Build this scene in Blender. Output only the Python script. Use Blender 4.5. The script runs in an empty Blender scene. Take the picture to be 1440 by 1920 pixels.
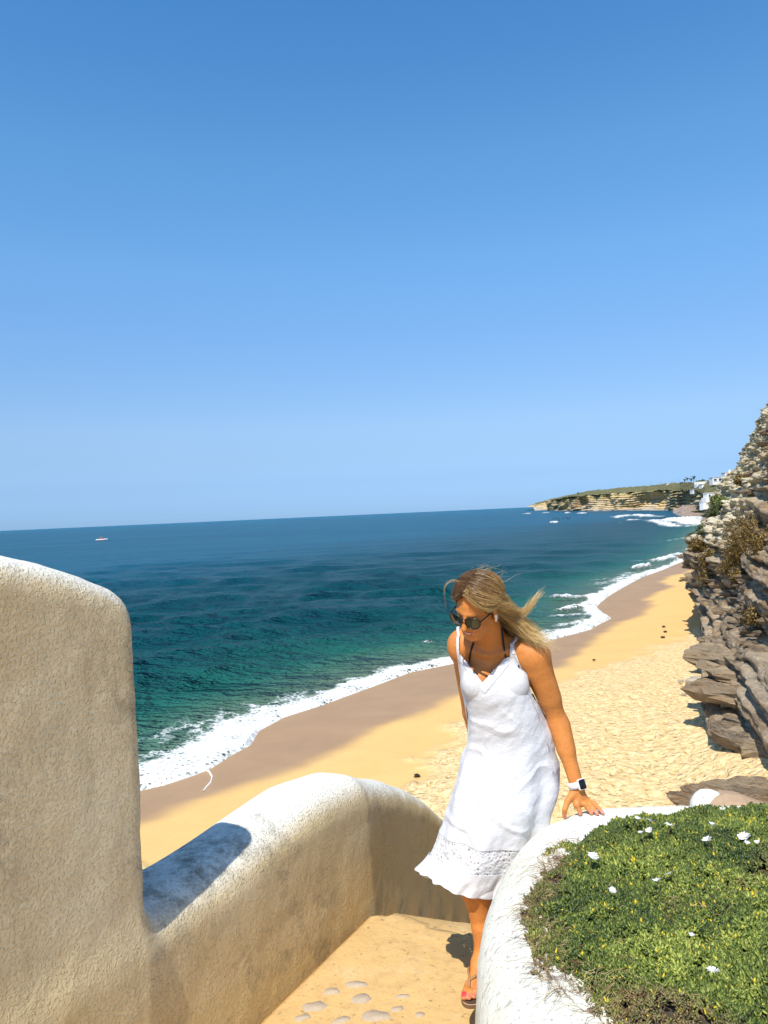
import bpy, bmesh, math, random
import numpy as np
from mathutils import Vector, Matrix, Quaternion

random.seed(7)
rng = np.random.default_rng(11)
S = bpy.context.scene
COL = S.collection

# ------------------------------------------------------------------ camera, sky, sun, exposure
FPX = 1443.0
ROLL = math.atan(45 / 1005)
PITCH = math.atan(3 / FPX)
CAM = np.array([0.0, 0.0, 1.85])
_c, _s = math.cos(ROLL), math.sin(ROLL)
_pc, _ps = math.cos(PITCH), math.sin(PITCH)
def _pt(v): return np.array([v[0], v[1] * _pc - v[2] * _ps, v[1] * _ps + v[2] * _pc])
CR, CU, CF = _pt((_c, 0, -_s)), _pt((_s, 0, _c)), _pt((0, 1, 0))
cd = bpy.data.cameras.new('camera'); cam = bpy.data.objects.new('camera', cd); COL.objects.link(cam)
cd.sensor_fit = 'VERTICAL'; cd.sensor_height = 24; cd.sensor_width = 18
cd.lens = 24 * FPX / 1920; cd.clip_start = 0.05; cd.clip_end = 200000
M4 = Matrix.Identity(4)
for i in range(3):
    M4[i][0], M4[i][1], M4[i][2], M4[i][3] = CR[i], CU[i], -CF[i], CAM[i]
cam.matrix_world = M4
S.camera = cam

SUN_DIR = np.array([-0.385, -0.923, 0.0]); SUN_DIR /= np.linalg.norm(SUN_DIR)
SUN_EL = math.radians(56.5)
SUN_V = np.array([SUN_DIR[0] * math.cos(SUN_EL), SUN_DIR[1] * math.cos(SUN_EL), math.sin(SUN_EL)])
w = bpy.data.worlds.new("World"); S.world = w; w.use_nodes = True
nt = w.node_tree; nt.nodes.clear()
sky = nt.nodes.new('ShaderNodeTexSky'); sky.sky_type = 'NISHITA'; sky.sun_disc = False
sky.sun_elevation = SUN_EL
sky.sun_rotation = math.atan2(SUN_DIR[0], SUN_DIR[1])
sky.air_density = 1.0; sky.dust_density = 0.3; sky.ozone_density = 3.0; sky.altitude = 0
hs = nt.nodes.new('ShaderNodeHueSaturation'); hs.inputs['Saturation'].default_value = 1.18
bg = nt.nodes.new('ShaderNodeBackground'); bg.inputs['Strength'].default_value = 0.14
wo = nt.nodes.new('ShaderNodeOutputWorld')
# clean sea air: the sky stays blue all the way down to the horizon, all the way round
stc = nt.nodes.new('ShaderNodeTexCoord'); ssx = nt.nodes.new('ShaderNodeSeparateXYZ'); srp = nt.nodes.new('ShaderNodeValToRGB')
nt.links.new(stc.outputs['Generated'], ssx.inputs[0]); nt.links.new(ssx.outputs[2], srp.inputs[0])
_st = [(.0, (.33, .58, 1.24)), (.016, (.33, .55, 1.14)), (.0436, (.40, .55, .955)), (.078, (.555, .645, .87)), (.112, (.75, .77, .91)), (.179, (.91, .93, 1.01)), (.305, (1.14, 1.25, 1.26)), (.417, (1.12, 1.36, 1.35)), (.549, (.9, 1.28, 1.39)), (.8, (1.0, 1.2, 1.25)), (1.0, (1.1, 1.15, 1.1))]
_e = srp.color_ramp.elements
while len(_e) < len(_st): _e.new(.5)
for _i, (_p, _v) in enumerate(_st): _e[_i].position = _p; _e[_i].color = tuple(x / 1.4 for x in _v) + (1,)
vm = nt.nodes.new('ShaderNodeVectorMath'); vm.operation = 'MULTIPLY'; vm2 = nt.nodes.new('ShaderNodeVectorMath'); vm2.operation = 'SCALE'; vm2.inputs['Scale'].default_value = 1.18
nt.links.new(sky.outputs[0], hs.inputs['Color']); nt.links.new(hs.outputs[0], vm.inputs[0]); nt.links.new(srp.outputs[0], vm.inputs[1])
nt.links.new(vm.outputs[0], vm2.inputs[0]); nt.links.new(vm2.outputs[0], bg.inputs['Color'])
nt.links.new(bg.outputs[0], wo.inputs['Surface'])
sd = bpy.data.lights.new('sun', 'SUN'); sd.energy = 4.6; sd.angle = math.radians(0.5); sd.color = (1, 0.95, 0.86)
sun = bpy.data.objects.new('sun', sd); COL.objects.link(sun)
sun.rotation_euler = Vector(SUN_V).to_track_quat('Z', 'Y').to_euler()
sun.location = (-20, -40, 60)
S.view_settings.view_transform = 'Standard'; S.view_settings.look = 'None'
S.view_settings.gamma = 1; S.view_settings.exposure = 0.35; S.view_settings.use_curve_mapping = False

# ------------------------------------------------------------------ layout helpers (photo pixel -> place)
def ray(x, y): return CR * (x - 720) - CU * (y - 960) + CF * FPX
def G(x, y, z): d = ray(x, y); return CAM + d * (z - CAM[2]) / d[2]
def J(x, y, Y): d = ray(x, y); return CAM + d * Y / d[1]
def pix(P):
    d = np.asarray(P, float) - CAM; k = d @ CF
    return np.stack([720 + FPX * (d @ CR) / k, 960 - FPX * (d @ CU) / k], -1)

# ------------------------------------------------------------------ scene helpers
def tag(o, label=None, cat=None, group=None, kind=None):
    if label: o['label'] = label
    if cat: o['category'] = cat
    if group: o['group'] = group
    if kind: o['kind'] = kind
    return o
def empty(name, loc=(0, 0, 0), **k):
    o = bpy.data.objects.new(name, None); o.empty_display_size = .2; COL.objects.link(o); o.location = loc
    return tag(o, **k)
def mesh_obj(name, V, Fc, mat=None, parent=None, smooth=True, attrs=None, mats=None, midx=None, **k):
    me = bpy.data.meshes.new(name)
    V = np.asarray(V, np.float32)
    if isinstance(Fc, np.ndarray) and Fc.ndim == 2:
        n, m = Fc.shape
        me.vertices.add(len(V)); me.vertices.foreach_set('co', V.ravel())
        me.loops.add(n * m); me.loops.foreach_set('vertex_index', Fc.astype(np.int32).ravel())
        me.polygons.add(n); me.polygons.foreach_set('loop_start', np.arange(0, n * m, m, dtype=np.int32))
        me.update(calc_edges=True)
    else:
        me.from_pydata([tuple(map(float, v)) for v in V], [], [tuple(int(i) for i in f) for f in Fc])
    if smooth: me.polygons.foreach_set('use_smooth', np.ones(len(me.polygons), bool))
    if attrs:
        for an, (ty, arr) in attrs.items():
            a = me.attributes.new(an, ty, 'POINT')
            arr = np.asarray(arr, np.float32)
            if ty == 'FLOAT': a.data.foreach_set('value', arr.ravel())
            else:
                if arr.shape[1] == 3: arr = np.concatenate([arr, np.ones((len(arr), 1), np.float32)], 1)
                a.data.foreach_set('color', arr.ravel())
    for m in (mats or ([mat] if mat else [])): me.materials.append(m)
    if midx is not None: me.polygons.foreach_set('material_index', np.asarray(midx, np.int32))
    me.update()
    o = bpy.data.objects.new(name, me); COL.objects.link(o)
    if parent: o.parent = parent
    return tag(o, **k)
def grid_faces(n, m, wrap=False):
    i = np.arange(n - 1)[:, None]; j = np.arange(m if wrap else m - 1)[None, :]
    a = i * m + j; b = i * m + (j + 1) % m
    return np.stack([a, b, b + m, a + m], -1).reshape(-1, 4)

def _h(ix, iy, iz):
    h = (ix.astype(np.int64) * 374761393 + iy.astype(np.int64) * 668265263 + iz.astype(np.int64) * 2147483647) & 0xffffffff
    h = ((h ^ (h >> 13)) * 1274126177) & 0xffffffff
    h = (h ^ (h >> 16)) & 0xffffffff
    return h / 4294967295.0
def vnoise(P):
    P = np.asarray(P, float)
    if P.shape[-1] == 2: P = np.concatenate([P, np.zeros(P.shape[:-1] + (1,))], -1)
    f = np.floor(P); t = P - f; t = t * t * (3 - 2 * t); f = f.astype(np.int64)
    x, y, z = f[..., 0], f[..., 1], f[..., 2]; u, v, q = t[..., 0], t[..., 1], t[..., 2]
    r = 0
    for dx in (0, 1):
        for dy in (0, 1):
            for dz in (0, 1):
                wgt = (u if dx else 1 - u) * (v if dy else 1 - v) * (q if dz else 1 - q)
                r = r + wgt * _h(x + dx, y + dy, z + dz)
    return r * 2 - 1
def fbm(P, oct=4, gain=.5):
    P = np.asarray(P, float); r = 0; a = 1
    for i in range(oct):
        r = r + a * vnoise(P * (2 ** i) + 17.3 * i); a *= gain
    return r
def sstep(a, b, x):
    t = np.clip((x - a) / (b - a), 0, 1); return t * t * (3 - 2 * t)

def poly_dist(P, L):
    """signed distance in plan to a polyline: positive on its right hand side"""
    P = np.asarray(P)[..., :2]; L = np.asarray(L)[:, :2]
    best = np.full(P.shape[:-1], 1e18); sg = np.ones(P.shape[:-1]); par = np.zeros(P.shape[:-1]); acc = 0
    for a, b in zip(L[:-1], L[1:]):
        ab = b - a; l2 = ab @ ab; l = math.sqrt(l2)
        t = np.clip(((P - a) @ ab) / l2, 0, 1)
        q = P - a - t[..., None] * ab; d = (q ** 2).sum(-1)
        m = d < best - 1e-12
        cr = (P[..., 0] - a[0]) * ab[1] - (P[..., 1] - a[1]) * ab[0]
        best = np.where(m, d, best); sg = np.where(m, np.sign(cr), sg); par = np.where(m, acc + t * l, par); acc += l
    return np.sqrt(best) * sg, par

# ------------------------------------------------------------------ SDF modelling with surface nets
def smin(a, b, k):
    if k <= 0: return np.minimum(a, b)
    h = np.maximum(k - np.abs(a - b), 0) / k
    return np.minimum(a, b) - h * h * h * k / 6
class Sdf:
    def __init__(s): s.p = []
    def add(s, f, lo, hi, k=0.0, sub=False): s.p.append((f, np.array(lo, float), np.array(hi, float), k, sub)); return s
    def cap(s, a, b, ra, rb, k=0.02, flat=None):
        a = np.array(a, float); b = np.array(b, float); ab = b - a; l2 = max(ab @ ab, 1e-12); R = max(ra, rb)
        fl = None
        if flat is not None:
            ax, fac = np.array(flat[0], float), flat[1]; ax = ax / np.linalg.norm(ax); fl = (ax, fac)
        def f(P):
            t = np.clip(((P - a) @ ab) / l2, 0, 1)
            q = P - a - t[..., None] * ab
            if fl is not None: q = q + (q @ fl[0])[..., None] * fl[0] * (fl[1] - 1)
            return np.sqrt((q ** 2).sum(-1)) - (ra + (rb - ra) * t)
        return s.add(f, np.minimum(a, b) - R, np.maximum(a, b) + R, k)
    def ell(s, c, r, R=None, k=0.02, sub=False):
        c = np.array(c, float); r = np.array(r, float); R = np.eye(3) if R is None else np.asarray(R)
        def f(P):
            q = (P - c) @ R
            k0 = np.sqrt(((q / r) ** 2).sum(-1)); k1 = np.sqrt(((q / r ** 2) ** 2).sum(-1))
            return k0 * (k0 - 1) / np.maximum(k1, 1e-9)
        m = r.max(); return s.add(f, c - m, c + m, k, sub)
    def __call__(s, P):
        D = np.full(P.shape[:-1], 1e3)
        for f, lo, hi, k, sub in s.p:
            d = f(P)
            D = -smin(-D, d, k) if sub else smin(D, d, k)
        return D
    def grid(s, xs, ys, zs, far=None):
        far = far or 4 * (xs[1] - xs[0])
        F = np.full((len(xs), len(ys), len(zs)), far)
        for f, lo, hi, k, sub in s.p:
            m = k + far
            sl = []
            for ax, v in enumerate((xs, ys, zs)):
                i0 = np.searchsorted(v, lo[ax] - m); i1 = np.searchsorted(v, hi[ax] + m)
                sl.append(slice(i0, i1))
            if any(q.stop <= q.start for q in sl): continue
            P = np.stack(np.meshgrid(xs[sl[0]], ys[sl[1]], zs[sl[2]], indexing='ij'), -1)
            d = f(P); sub_ = F[tuple(sl)]
            F[tuple(sl)] = -smin(-sub_, d, k) if sub else smin(sub_, d, k)
        return F
def surface_nets(F, xs, ys, zs):
    ins = F < 0
    nx, ny, nz = F.shape
    c = np.zeros((nx - 1, ny - 1, nz - 1), np.uint8)
    for dx in (0, 1):
        for dy in (0, 1):
            for dz in (0, 1): c += ins[dx:nx - 1 + dx, dy:ny - 1 + dy, dz:nz - 1 + dz]
    act = (c > 0) & (c < 8)
    I = np.argwhere(act); idx = np.full(act.shape, -1, np.int64); idx[act] = np.arange(len(I))
    acc = np.zeros((len(I), 3)); cnt = np.zeros(len(I))
    cor = [(a, b, d) for a in (0, 1) for b in (0, 1) for d in (0, 1)]
    ax = (xs, ys, zs)
    for a in cor:
        for b in cor:
            df = [b[i] - a[i] for i in range(3)]
            if sum(map(abs, df)) != 1 or min(df) < 0: continue
            A = I + a; B = I + b
            fa = F[A[:, 0], A[:, 1], A[:, 2]]; fb = F[B[:, 0], B[:, 1], B[:, 2]]
            m = (fa < 0) != (fb < 0)
            t = np.where(m, fa / np.where(m, fa - fb, 1), 0)
            pa = np.stack([ax[i][A[:, i]] for i in range(3)], -1); pb = np.stack([ax[i][B[:, i]] for i in range(3)], -1)
            acc += (pa + (pb - pa) * t[:, None]) * m[:, None]; cnt += m
    V = acc / cnt[:, None]
    Q = []
    def quads(m, o1, o2, flip):
        E = np.argwhere(m)
        if not len(E): return
        a = E; b = E - o1; d = E - o1 - o2; e = E - o2
        g = lambda q: idx[q[:, 0], q[:, 1], q[:, 2]]
        q = np.stack([g(a), g(b), g(d), g(e)], -1)
        return q[:, ::-1] if flip else q
    ex, ey, ez = np.array([1, 0, 0]), np.array([0, 1, 0]), np.array([0, 0, 1])
    for axis, (o1, o2) in enumerate(((ey, ez), (ez, ex), (ex, ey))):
        sl0 = [slice(None)] * 3; sl1 = [slice(None)] * 3
        sl0[axis] = slice(0, -1); sl1[axis] = slice(1, None)
        A = ins[tuple(sl0)]; B = ins[tuple(sl1)]
        for flip, m in ((False, A & ~B), (True, ~A & B)):
            m = m.copy()
            for o in range(3):
                if o != axis:
                    s0 = [slice(None)] * 3; s0[o] = slice(0, 1); m[tuple(s0)] = False
                    s0[o] = slice(F.shape[o] - 1, None); m[tuple(s0)] = False
            q = quads(m, o1, o2, flip)
            if q is not None: Q.append(q)
    return V, np.concatenate(Q)

# ------------------------------------------------------------------ node helpers
class NT:
    def __init__(s, name):
        s.m = bpy.data.materials.new(name); s.m.use_nodes = True; s.t = s.m.node_tree; s.n = s.t.nodes; s.n.clear()
        s.out = s.n.new('ShaderNodeOutputMaterial'); s.b = s.n.new('ShaderNodeBsdfPrincipled')
        s.l(s.b.outputs[0], s.out.inputs[0]); s.tc = s.n.new('ShaderNodeTexCoord').outputs['Object']
    def l(s, a, b): s.t.links.new(a, b)
    def _in(s, sock, v):
        if v is None: return
        if hasattr(v, 'links'): s.l(v, sock)
        elif isinstance(v, (tuple, list)) and len(v) == 3 and sock.type == 'RGBA': sock.default_value = (*v, 1)
        else: sock.default_value = v
    def mapping(s, scale=(1, 1, 1), rot=(0, 0, 0), vec=None):
        m = s.n.new('ShaderNodeMapping'); m.inputs['Scale'].default_value = scale; m.inputs['Rotation'].default_value = rot
        s.l(vec or s.tc, m.inputs['Vector']); return m.outputs[0]
    def noise(s, scale=5, detail=4, rough=.55, vec=None, dist=0.0, out='Fac'):
        n = s.n.new('ShaderNodeTexNoise'); n.inputs['Scale'].default_value = scale; n.inputs['Detail'].default_value = detail
        n.inputs['Roughness'].default_value = rough; n.inputs['Distortion'].default_value = dist
        s.l(vec or s.tc, n.inputs['Vector']); return n.outputs[out]
    def voro(s, scale=5, feature='F1', vec=None, out='Distance', rand=1.0):
        n = s.n.new('ShaderNodeTexVoronoi'); n.feature = feature; n.inputs['Scale'].default_value = scale
        n.inputs['Randomness'].default_value = rand
        s.l(vec or s.tc, n.inputs['Vector']); return n.outputs[out]
    def ramp(s, fac, stops, interp='LINEAR'):
        n = s.n.new('ShaderNodeValToRGB'); n.color_ramp.interpolation = interp; e = n.color_ramp.elements
        while len(e) < len(stops): e.new(.5)
        for i, (p, c) in enumerate(stops):
            e[i].position = p; e[i].color = (*c, 1) if isinstance(c, (tuple, list)) else (c, c, c, 1)
        s.l(fac, n.inputs[0]); return n.outputs[0]
    def mix(s, f, a, b, mode='MIX'):
        n = s.n.new('ShaderNodeMix'); n.data_type = 'RGBA'; n.blend_type = mode
        s._in(n.inputs[0], f); s._in(n.inputs[6], a); s._in(n.inputs[7], b); return n.outputs[2]
    def math(s, op, a, b=None, c=None):
        n = s.n.new('ShaderNodeMath'); n.operation = op; s._in(n.inputs[0], a)
        if b is not None: s._in(n.inputs[1], b)
        if c is not None: s._in(n.inputs[2], c)
        return n.outputs[0]
    def attr(s, name, out='Fac'):
        n = s.n.new('ShaderNodeAttribute'); n.attribute_name = name; return n.outputs[out]
    def bump(s, h, strength=.5, dist=.02, normal=None):
        n = s.n.new('ShaderNodeBump'); n.inputs['Strength'].default_value = strength; n.inputs['Distance'].default_value = dist
        s.l(h, n.inputs['Height'])
        if normal: s.l(normal, n.inputs['Normal'])
        return n.outputs[0]
    def set(s, color=None, rough=None, normal=None, spec=None, metal=None, **k):
        s._in(s.b.inputs['Base Color'], color); s._in(s.b.inputs['Roughness'], rough)
        if normal: s.l(normal, s.b.inputs['Normal'])
        s._in(s.b.inputs['Specular IOR Level'], spec); s._in(s.b.inputs['Metallic'], metal)
        for kk, v in k.items(): s._in(s.b.inputs[kk], v)
        return s.m
def flat(name, col, rough=.6, spec=.4, **k):
    n = NT(name); v = n.noise(40, 3); c = n.mix(.5, col, n.ramp(v, [(.3, tuple(x * .8 for x in col)), (.7, tuple(min(1, x * 1.15) for x in col))]))
    return n.set(c, rough, spec=spec, **k)
# ================================================================== SEA, BEACH
SEA = -9.0
shore_px = [(-700, 1900), (-200, 1640), (60, 1545), (255, 1478), (300, 1468), (350, 1452), (380, 1440), (420, 1415), (452, 1398), (470, 1372), (520, 1345), (600, 1320),
            (680, 1290), (760, 1260), (850, 1242), (950, 1222), (1040, 1196), (1098, 1181), (1136, 1160), (1122, 1150), (1110, 1138), (1131, 1120), (1175, 1095),
            (1200, 1082), (1240, 1068), (1276, 1053), (1300, 1030), (1316, 1000), (1338, 978)]
SHORE = [G(x, y, SEA)[:2] for x, y in shore_px] + [np.array([420., 620.]), np.array([700., 700.])]
wet_px = [(-700, 2050), (-200, 1740), (80, 1610), (258, 1525), (300, 1510), (400, 1480), (470, 1457), (560, 1432), (640, 1397), (690, 1372), (760, 1340), (860, 1300),
          (950, 1275), (1040, 1247), (1080, 1224), (1098, 1197), (1130, 1180), (1195, 1147), (1216, 1135), (1208, 1125), (1222, 1112), (1262, 1098), (1230, 1091), (1244, 1082), (1292, 1068), (1330, 1052)]
WET = [G(x, y, SEA + .35)[:2] for x, y in wet_px] + [np.array([120., 190.])]
foot_px = [(-700, 2180), (-100, 1800), (120, 1660), (265, 1592), (420, 1555), (600, 1515), (740, 1472), (785, 1440), (800, 1400), (830, 1368), (875, 1335), (960, 1295),
           (1040, 1262), (1100, 1241), (1180, 1221), (1260, 1187), (1300, 1168), (1345, 1150), (1400, 1130)]
FOOT = [G(x, y, SEA + .9)[:2] for x, y in foot_px]

def beach_z(P):
    d, _ = poly_dist(P, SHORE)
    h = np.where(d < 0, d * .05, 0)
    dd = np.maximum(d, 0)
    h = h + .055 * np.minimum(dd, 14) + .03 * np.maximum(dd - 14, 0)
    h = np.minimum(h, 2.2)
    h = np.maximum(h, -2.5)
    return SEA + h, d

# sand sheet: finer near the camera, coarser far away
tx = np.concatenate([np.linspace(-1.3, -.40, 60), np.linspace(-.39, .53, 700), np.linspace(.54, 1.2, 40)])
iy = np.linspace(1 / 7., 1 / 520., 760)
TX, IY = np.meshgrid(tx, iy); YY = 1 / IY; XX = TX * YY
P2 = np.stack([XX, YY], -1)
bz, bd = beach_z(P2)
wetd, _ = poly_dist(P2, WET)
footd, _ = poly_dist(P2, FOOT)
nz = fbm(P2 * .25, 3)
foot = sstep(-.3, 1.2, footd + 1.1 * fbm(P2 * .6, 3))
cell = YY * YY * (iy[0] - iy[1])
# footprints: worn hollows with raised rims
pock = vnoise(P2 * 2.3); pock2 = vnoise(P2 * 4.6 + 9.1)
pk = -np.maximum(-(pock * .6 + pock2 * .75) - .22, 0) * .20 + .020 * np.maximum(pock * .6 + pock2 * .5, 0)
ripple = vnoise(np.stack([(XX + YY * .5) * 1.6, (YY - XX * .5) * 5.0], -1))
att = np.clip(1.4 - cell / .5, .0, 1)
near = sstep(40, 24, YY) * sstep(8, 11, XX)
bz2 = bz + foot * att * (pk + ripple * 0) + nz * .06 * sstep(0, 6, bd) + foot * .16 - foot * .1 * sstep(3, 0, footd)
bz2 = bz2 + near * 1.3 * sstep(9, 15, XX + (30 - YY) * .3)
bz2 = bz2 - 30 * sstep(560, 700, YY)
wet = 1 - sstep(-.5, 1.1, wetd + .5 * fbm(P2 * .30, 4))
n = NT('sand_mat')
A_w, A_f = n.attr('wet'), n.attr('foot')
dry = n.mix(n.noise(.35, 5), (.66, .42, .155), (.76, .50, .205))
dry = n.mix(n.math('MULTIPLY', n.noise(3.2, 6, .7), .5), dry, (.52, .31, .115))
dryf = n.mix(n.ramp(n.noise(4.2, 6, .7), [(.38, 0), (.62, 1)]), (.58, .40, .18), (.80, .61, .34))
c = n.mix(A_f, dry, dryf)
wets = n.mix(n.noise(.5, 4), (.300, .190, .105), (.400, .260, .145))
c = n.mix(A_w, c, wets)
gr = n.noise(60, 3, .7)
dent = n.ramp(n.voro(3.4, 'SMOOTH_F1', vec=n.mix(.12, n.tc, n.noise(2.5, 2, out='Color'), 'ADD')), [(.12, 0), (.42, 1)]); dent2 = n.ramp(n.voro(5.6, 'F1'), [(.10, 0), (.36, 1)])
bm = n.bump(n.math('ADD', n.math('MULTIPLY', n.math('ADD', n.math('ADD', n.math('MULTIPLY', dent, .09), n.math('MULTIPLY', dent2, .05)), n.math('MULTIPLY', n.noise(5, 4, .55), .07)), A_f), n.math('MULTIPLY', gr, .006)), 1.0, .8)
sandm = n.set(c, n.ramp(A_w, [(0, .95), (1, .55)]), bm, spec=.12)
sand = mesh_obj('beach', np.stack([XX, YY, bz2], -1).reshape(-1, 3), grid_faces(*XX.shape), sandm,
                attrs={'wet': ('FLOAT', wet), 'foot': ('FLOAT', foot)}, kind='structure')
mesh_obj('ground', [(-9000, -9000, -12.5), (9000, -9000, -12.5), (9000, 4, -12.5), (-9000, 4, -12.5)], [(0, 1, 2, 3)], sandm, kind='structure')

# sea sheet
tx = np.concatenate([np.linspace(-2.2, -.56, 60), np.linspace(-.55, .53, 860), np.linspace(.54, 2.0, 50)])
iy = np.concatenate([np.linspace(1 / 16., 1 / 2600., 520), 1 / np.array([4000, 7000, 15000, 40000, 90000.])])
TX, IY = np.meshgrid(tx, iy); YY = 1 / IY; XX = TX * YY
P2 = np.stack([XX, YY], -1)
d, par = poly_dist(P2, SHORE)
far_ = YY > 500
dep = np.maximum(-d, 0)
cellY = YY * YY * (iy[0] - iy[1]); cell = np.maximum(cellY, YY * .0013)
Z = np.zeros_like(XX)
amp_s = .12 + .88 * sstep(0, 22, dep)
for i in range(46):
    lam = 1.3 * (1.07 ** i) * rng.uniform(.9, 1.1)
    if lam > 26: lam = rng.uniform(2, 9)
    th = math.radians(118 + rng.normal(0, 26)); kx, ky = math.cos(th) * 6.283 / lam, math.sin(th) * 6.283 / lam
    a = .020 * lam ** .76
    at = np.clip(lam / cell / 3.0 - .6, 0, 1)
    ph = kx * XX + ky * YY + rng.uniform(0, 6.28) + .8 * vnoise(P2 / (lam * 2.2) + i * 3.7)
    Z += a * at * (1 - np.abs(np.sin(ph * .5))) * 1.05
Z = Z - .16
Z *= amp_s
# breakers: raised ridges given as photo curves on the water
def gl(pts, z=SEA): return [G(x, y, z)[:2] for x, y in pts]
breakers = [  # (pixel curve, half width m, crest height, strength)
    ([(1030, 979), (1054, 979)], 2.6, 1.1, 1.3), ([(1150, 969), (1190, 966), (1226, 969)], 7, 1.3, 1.1),
    ([(1105, 971), (1160, 970), (1200, 970)], 2.6, .4, .7),
    ([(1140, 977), (1165, 976), (1195, 974)], 3.0, .6, .9), ([(1233, 975), (1262, 977), (1275, 972), (1300, 979), (1330, 984)], 6.5, 1.0, 1.4),
    ([(1215, 975), (1230, 978), (1270, 987), (1316, 986)], 3.5, .4, .9), ([(1280, 973), (1300, 969), (1330, 975)], 5, .4, .8),
    ([(1020, 961), (1060, 961), (1100, 962), (1160, 960)], 6, .3, .8), ([(975, 963), (1020, 962)], 8, .3, .6),
    ([(1095, 981), (1170, 979)], .7, .1, .5), ([(1220, 978), (1222, 978.5)], 1.6, .4, .8),
    ([(1220, 1055), (1245, 1051), (1277, 1040)], 1.3, .45, 1.2), ([(1190, 1071), (1218, 1062)], .8, .7, 1.4), ([(1240, 1017), (1300, 1006)], .8, .1, .5),
    ([(1226, 1052), (1180, 1056)], .6, .1, .5), ([(1135, 1062), (1182, 1060)], .6, .1, .35), ([(1111, 1092), (1150, 1086)], .7, .1, .55),
    ([(1185, 1075), (1150, 1093), (1108, 1100)], 1.0, .12, .7), ([(1128, 1118), (1090, 1124), (1050, 1126), (1030, 1125)], 1.0, .35, 1.1),
    ([(1105, 1136), (1080, 1143), (1048, 1153)], .55, .35, 1.2), ([(1135, 1160), (1090, 1156), (1032, 1164)], .45, .05, .95),
    ([(1100, 1167), (1040, 1178)], .5, .05, .9), ([(795, 1217), (808, 1215)], .35, .1, 1.0), ([(1000, 1192), (1070, 1183)], .8, .05, .8),
    ([(908, 964), (935, 963)], 7, .5, 1.2), ([(832, 975), (838, 974.5)], 3.5, .4, 1.2), ([(845, 975), (852, 975)], 2.5, .3, 1.0),
    ([(1110, 936), (1111, 936)], .1, 0, 0)]
foam = np.zeros_like(XX)
brk = fbm(P2 * .55, 4)
lace = fbm(np.stack([XX * 1.5, YY * 1.5], -1) + 4, 4)
for pts, hw, hc, st in breakers:
    if st == 0: continue
    dd, pp = poly_dist(P2, gl(pts)); L = gl(pts); tot = sum(np.linalg.norm(b - a) for a, b in zip(L[:-1], L[1:]))
    dd = dd + fbm(P2 * (1.2 / hw), 3) * hw * .55
    taper = np.exp(-(dd / hw) ** 2) * np.clip(np.minimum(pp, tot - pp) / (tot * .25 + .01) + .45, 0, 1)
    Z += hc * taper * (1 + .3 * lace)
    foam = np.maximum(foam, st * taper)
# shoreline wash: width varies along the shore
mcl = G(255, 1478, SEA)
pp0 = par
wash_w = 2.5 + 1.0 * vnoise(np.stack([par * .12, par * 0], -1)) + 1.4 * sstep(44, 32, YY)
wash_w = wash_w * (1 - .5 * sstep(46, 56, YY)) + .3 * sstep(58, 64, YY) * (1 - sstep(90, 110, YY)) + 2.5 * sstep(300, 400, YY)
edge = dep + .35 * lace
w_f = sstep(1.15, .55, edge / wash_w) 
tongue = sstep(2.4, .9, edge / wash_w) * sstep(-.1, .75, np.abs(brk) * -2.2 + .9)
foam = foam * (.62 + .5 * np.abs(vnoise(P2 * np.array([1.1, 1.1]) + 8)) + .45 * sstep(120, 250, YY))
foam = np.maximum(foam, np.maximum(w_f * (.92 + .3 * vnoise(P2 * .9)), tongue * .60 * (1 - .5 * sstep(50, 58, YY))))
# the thin foam arc left on the wet sand is a sheet of its own further down
shal = np.exp(-dep / 7.0)
turb = sstep(.2, 1, foam) 
z_s = SEA + Z + .02
swash = np.maximum(.35 - dep * .12, 0)
z_s = z_s + swash * .0
z_s = np.where(d > .25, z_s - (d - .25) * .8, z_s)
z_s = np.maximum(z_s, SEA - 4)
n = NT('sea_mat')
Sh, Fo, Dp = n.attr('shal'), n.attr('foam'), n.attr('dep')
deepc = n.mix(n.ramp(n.noise(.012, 4, vec=n.mapping((.35, 1.6, 1), (0, 0, .35))), [(.35, 0), (.65, 1)]), (.000, .090, .165), (.002, .120, .205))
midc = n.mix(n.noise(.08, 3), (.002, .050, .075), (.006, .080, .098))
c = n.mix(n.ramp(Dp, [(.0, 0), (1.0, 1)]), midc, deepc)
c = n.mix(n.ramp(Sh, [(0, 0), (.12, .25), (.45, 1)]), c, (.022, .150, .115))
c = n.mix(n.ramp(Sh, [(.35, 0), (.9, 1)]), c, (.16, .215, .15))
v1 = n.voro(1.15, 'DISTANCE_TO_EDGE', vec=n.mapping((1, 1.4, 1), vec=n.mix(.35, n.tc, n.noise(1.3, 3, out='Color'), 'ADD')))
v2 = n.voro(3.6, 'DISTANCE_TO_EDGE', vec=n.mix(.2, n.tc, n.noise(3, 3, out='Color'), 'ADD'))
lc = n.math('ADD', n.math('MULTIPLY', v1, 1.1), n.math('MULTIPLY', v2, 2.2))
thr = n.math('SUBTRACT', n.math('MULTIPLY', Fo, 1.5), n.math('MULTIPLY', lc, .95))
fm = n.ramp(n.math('ADD', thr, n.math('MULTIPLY', n.math('SUBTRACT', n.noise(5, 5, .7), .5), .5)), [(.08, 0), (.62, 1)])
c2 = n.mix(fm, c, n.mix(n.noise(7, 5), (.55, .59, .58), (.84, .84, .82)))
wv = n.math('ADD', n.math('MULTIPLY', n.noise(1.5, 4, .6, vec=n.mapping((.8, 1.2, 1), (0, 0, .45))), .40),
            n.math('MULTIPLY', n.noise(.20, 5, .65, vec=n.mapping((.75, 1.4, 1), (0, 0, .4))), 5.0))
wv = n.math('ADD', wv, n.math('MULTIPLY', n.noise(.6, 4, .6, vec=n.mapping((.7, 1.5, 1), (0, 0, .3))), 1.6))
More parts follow.
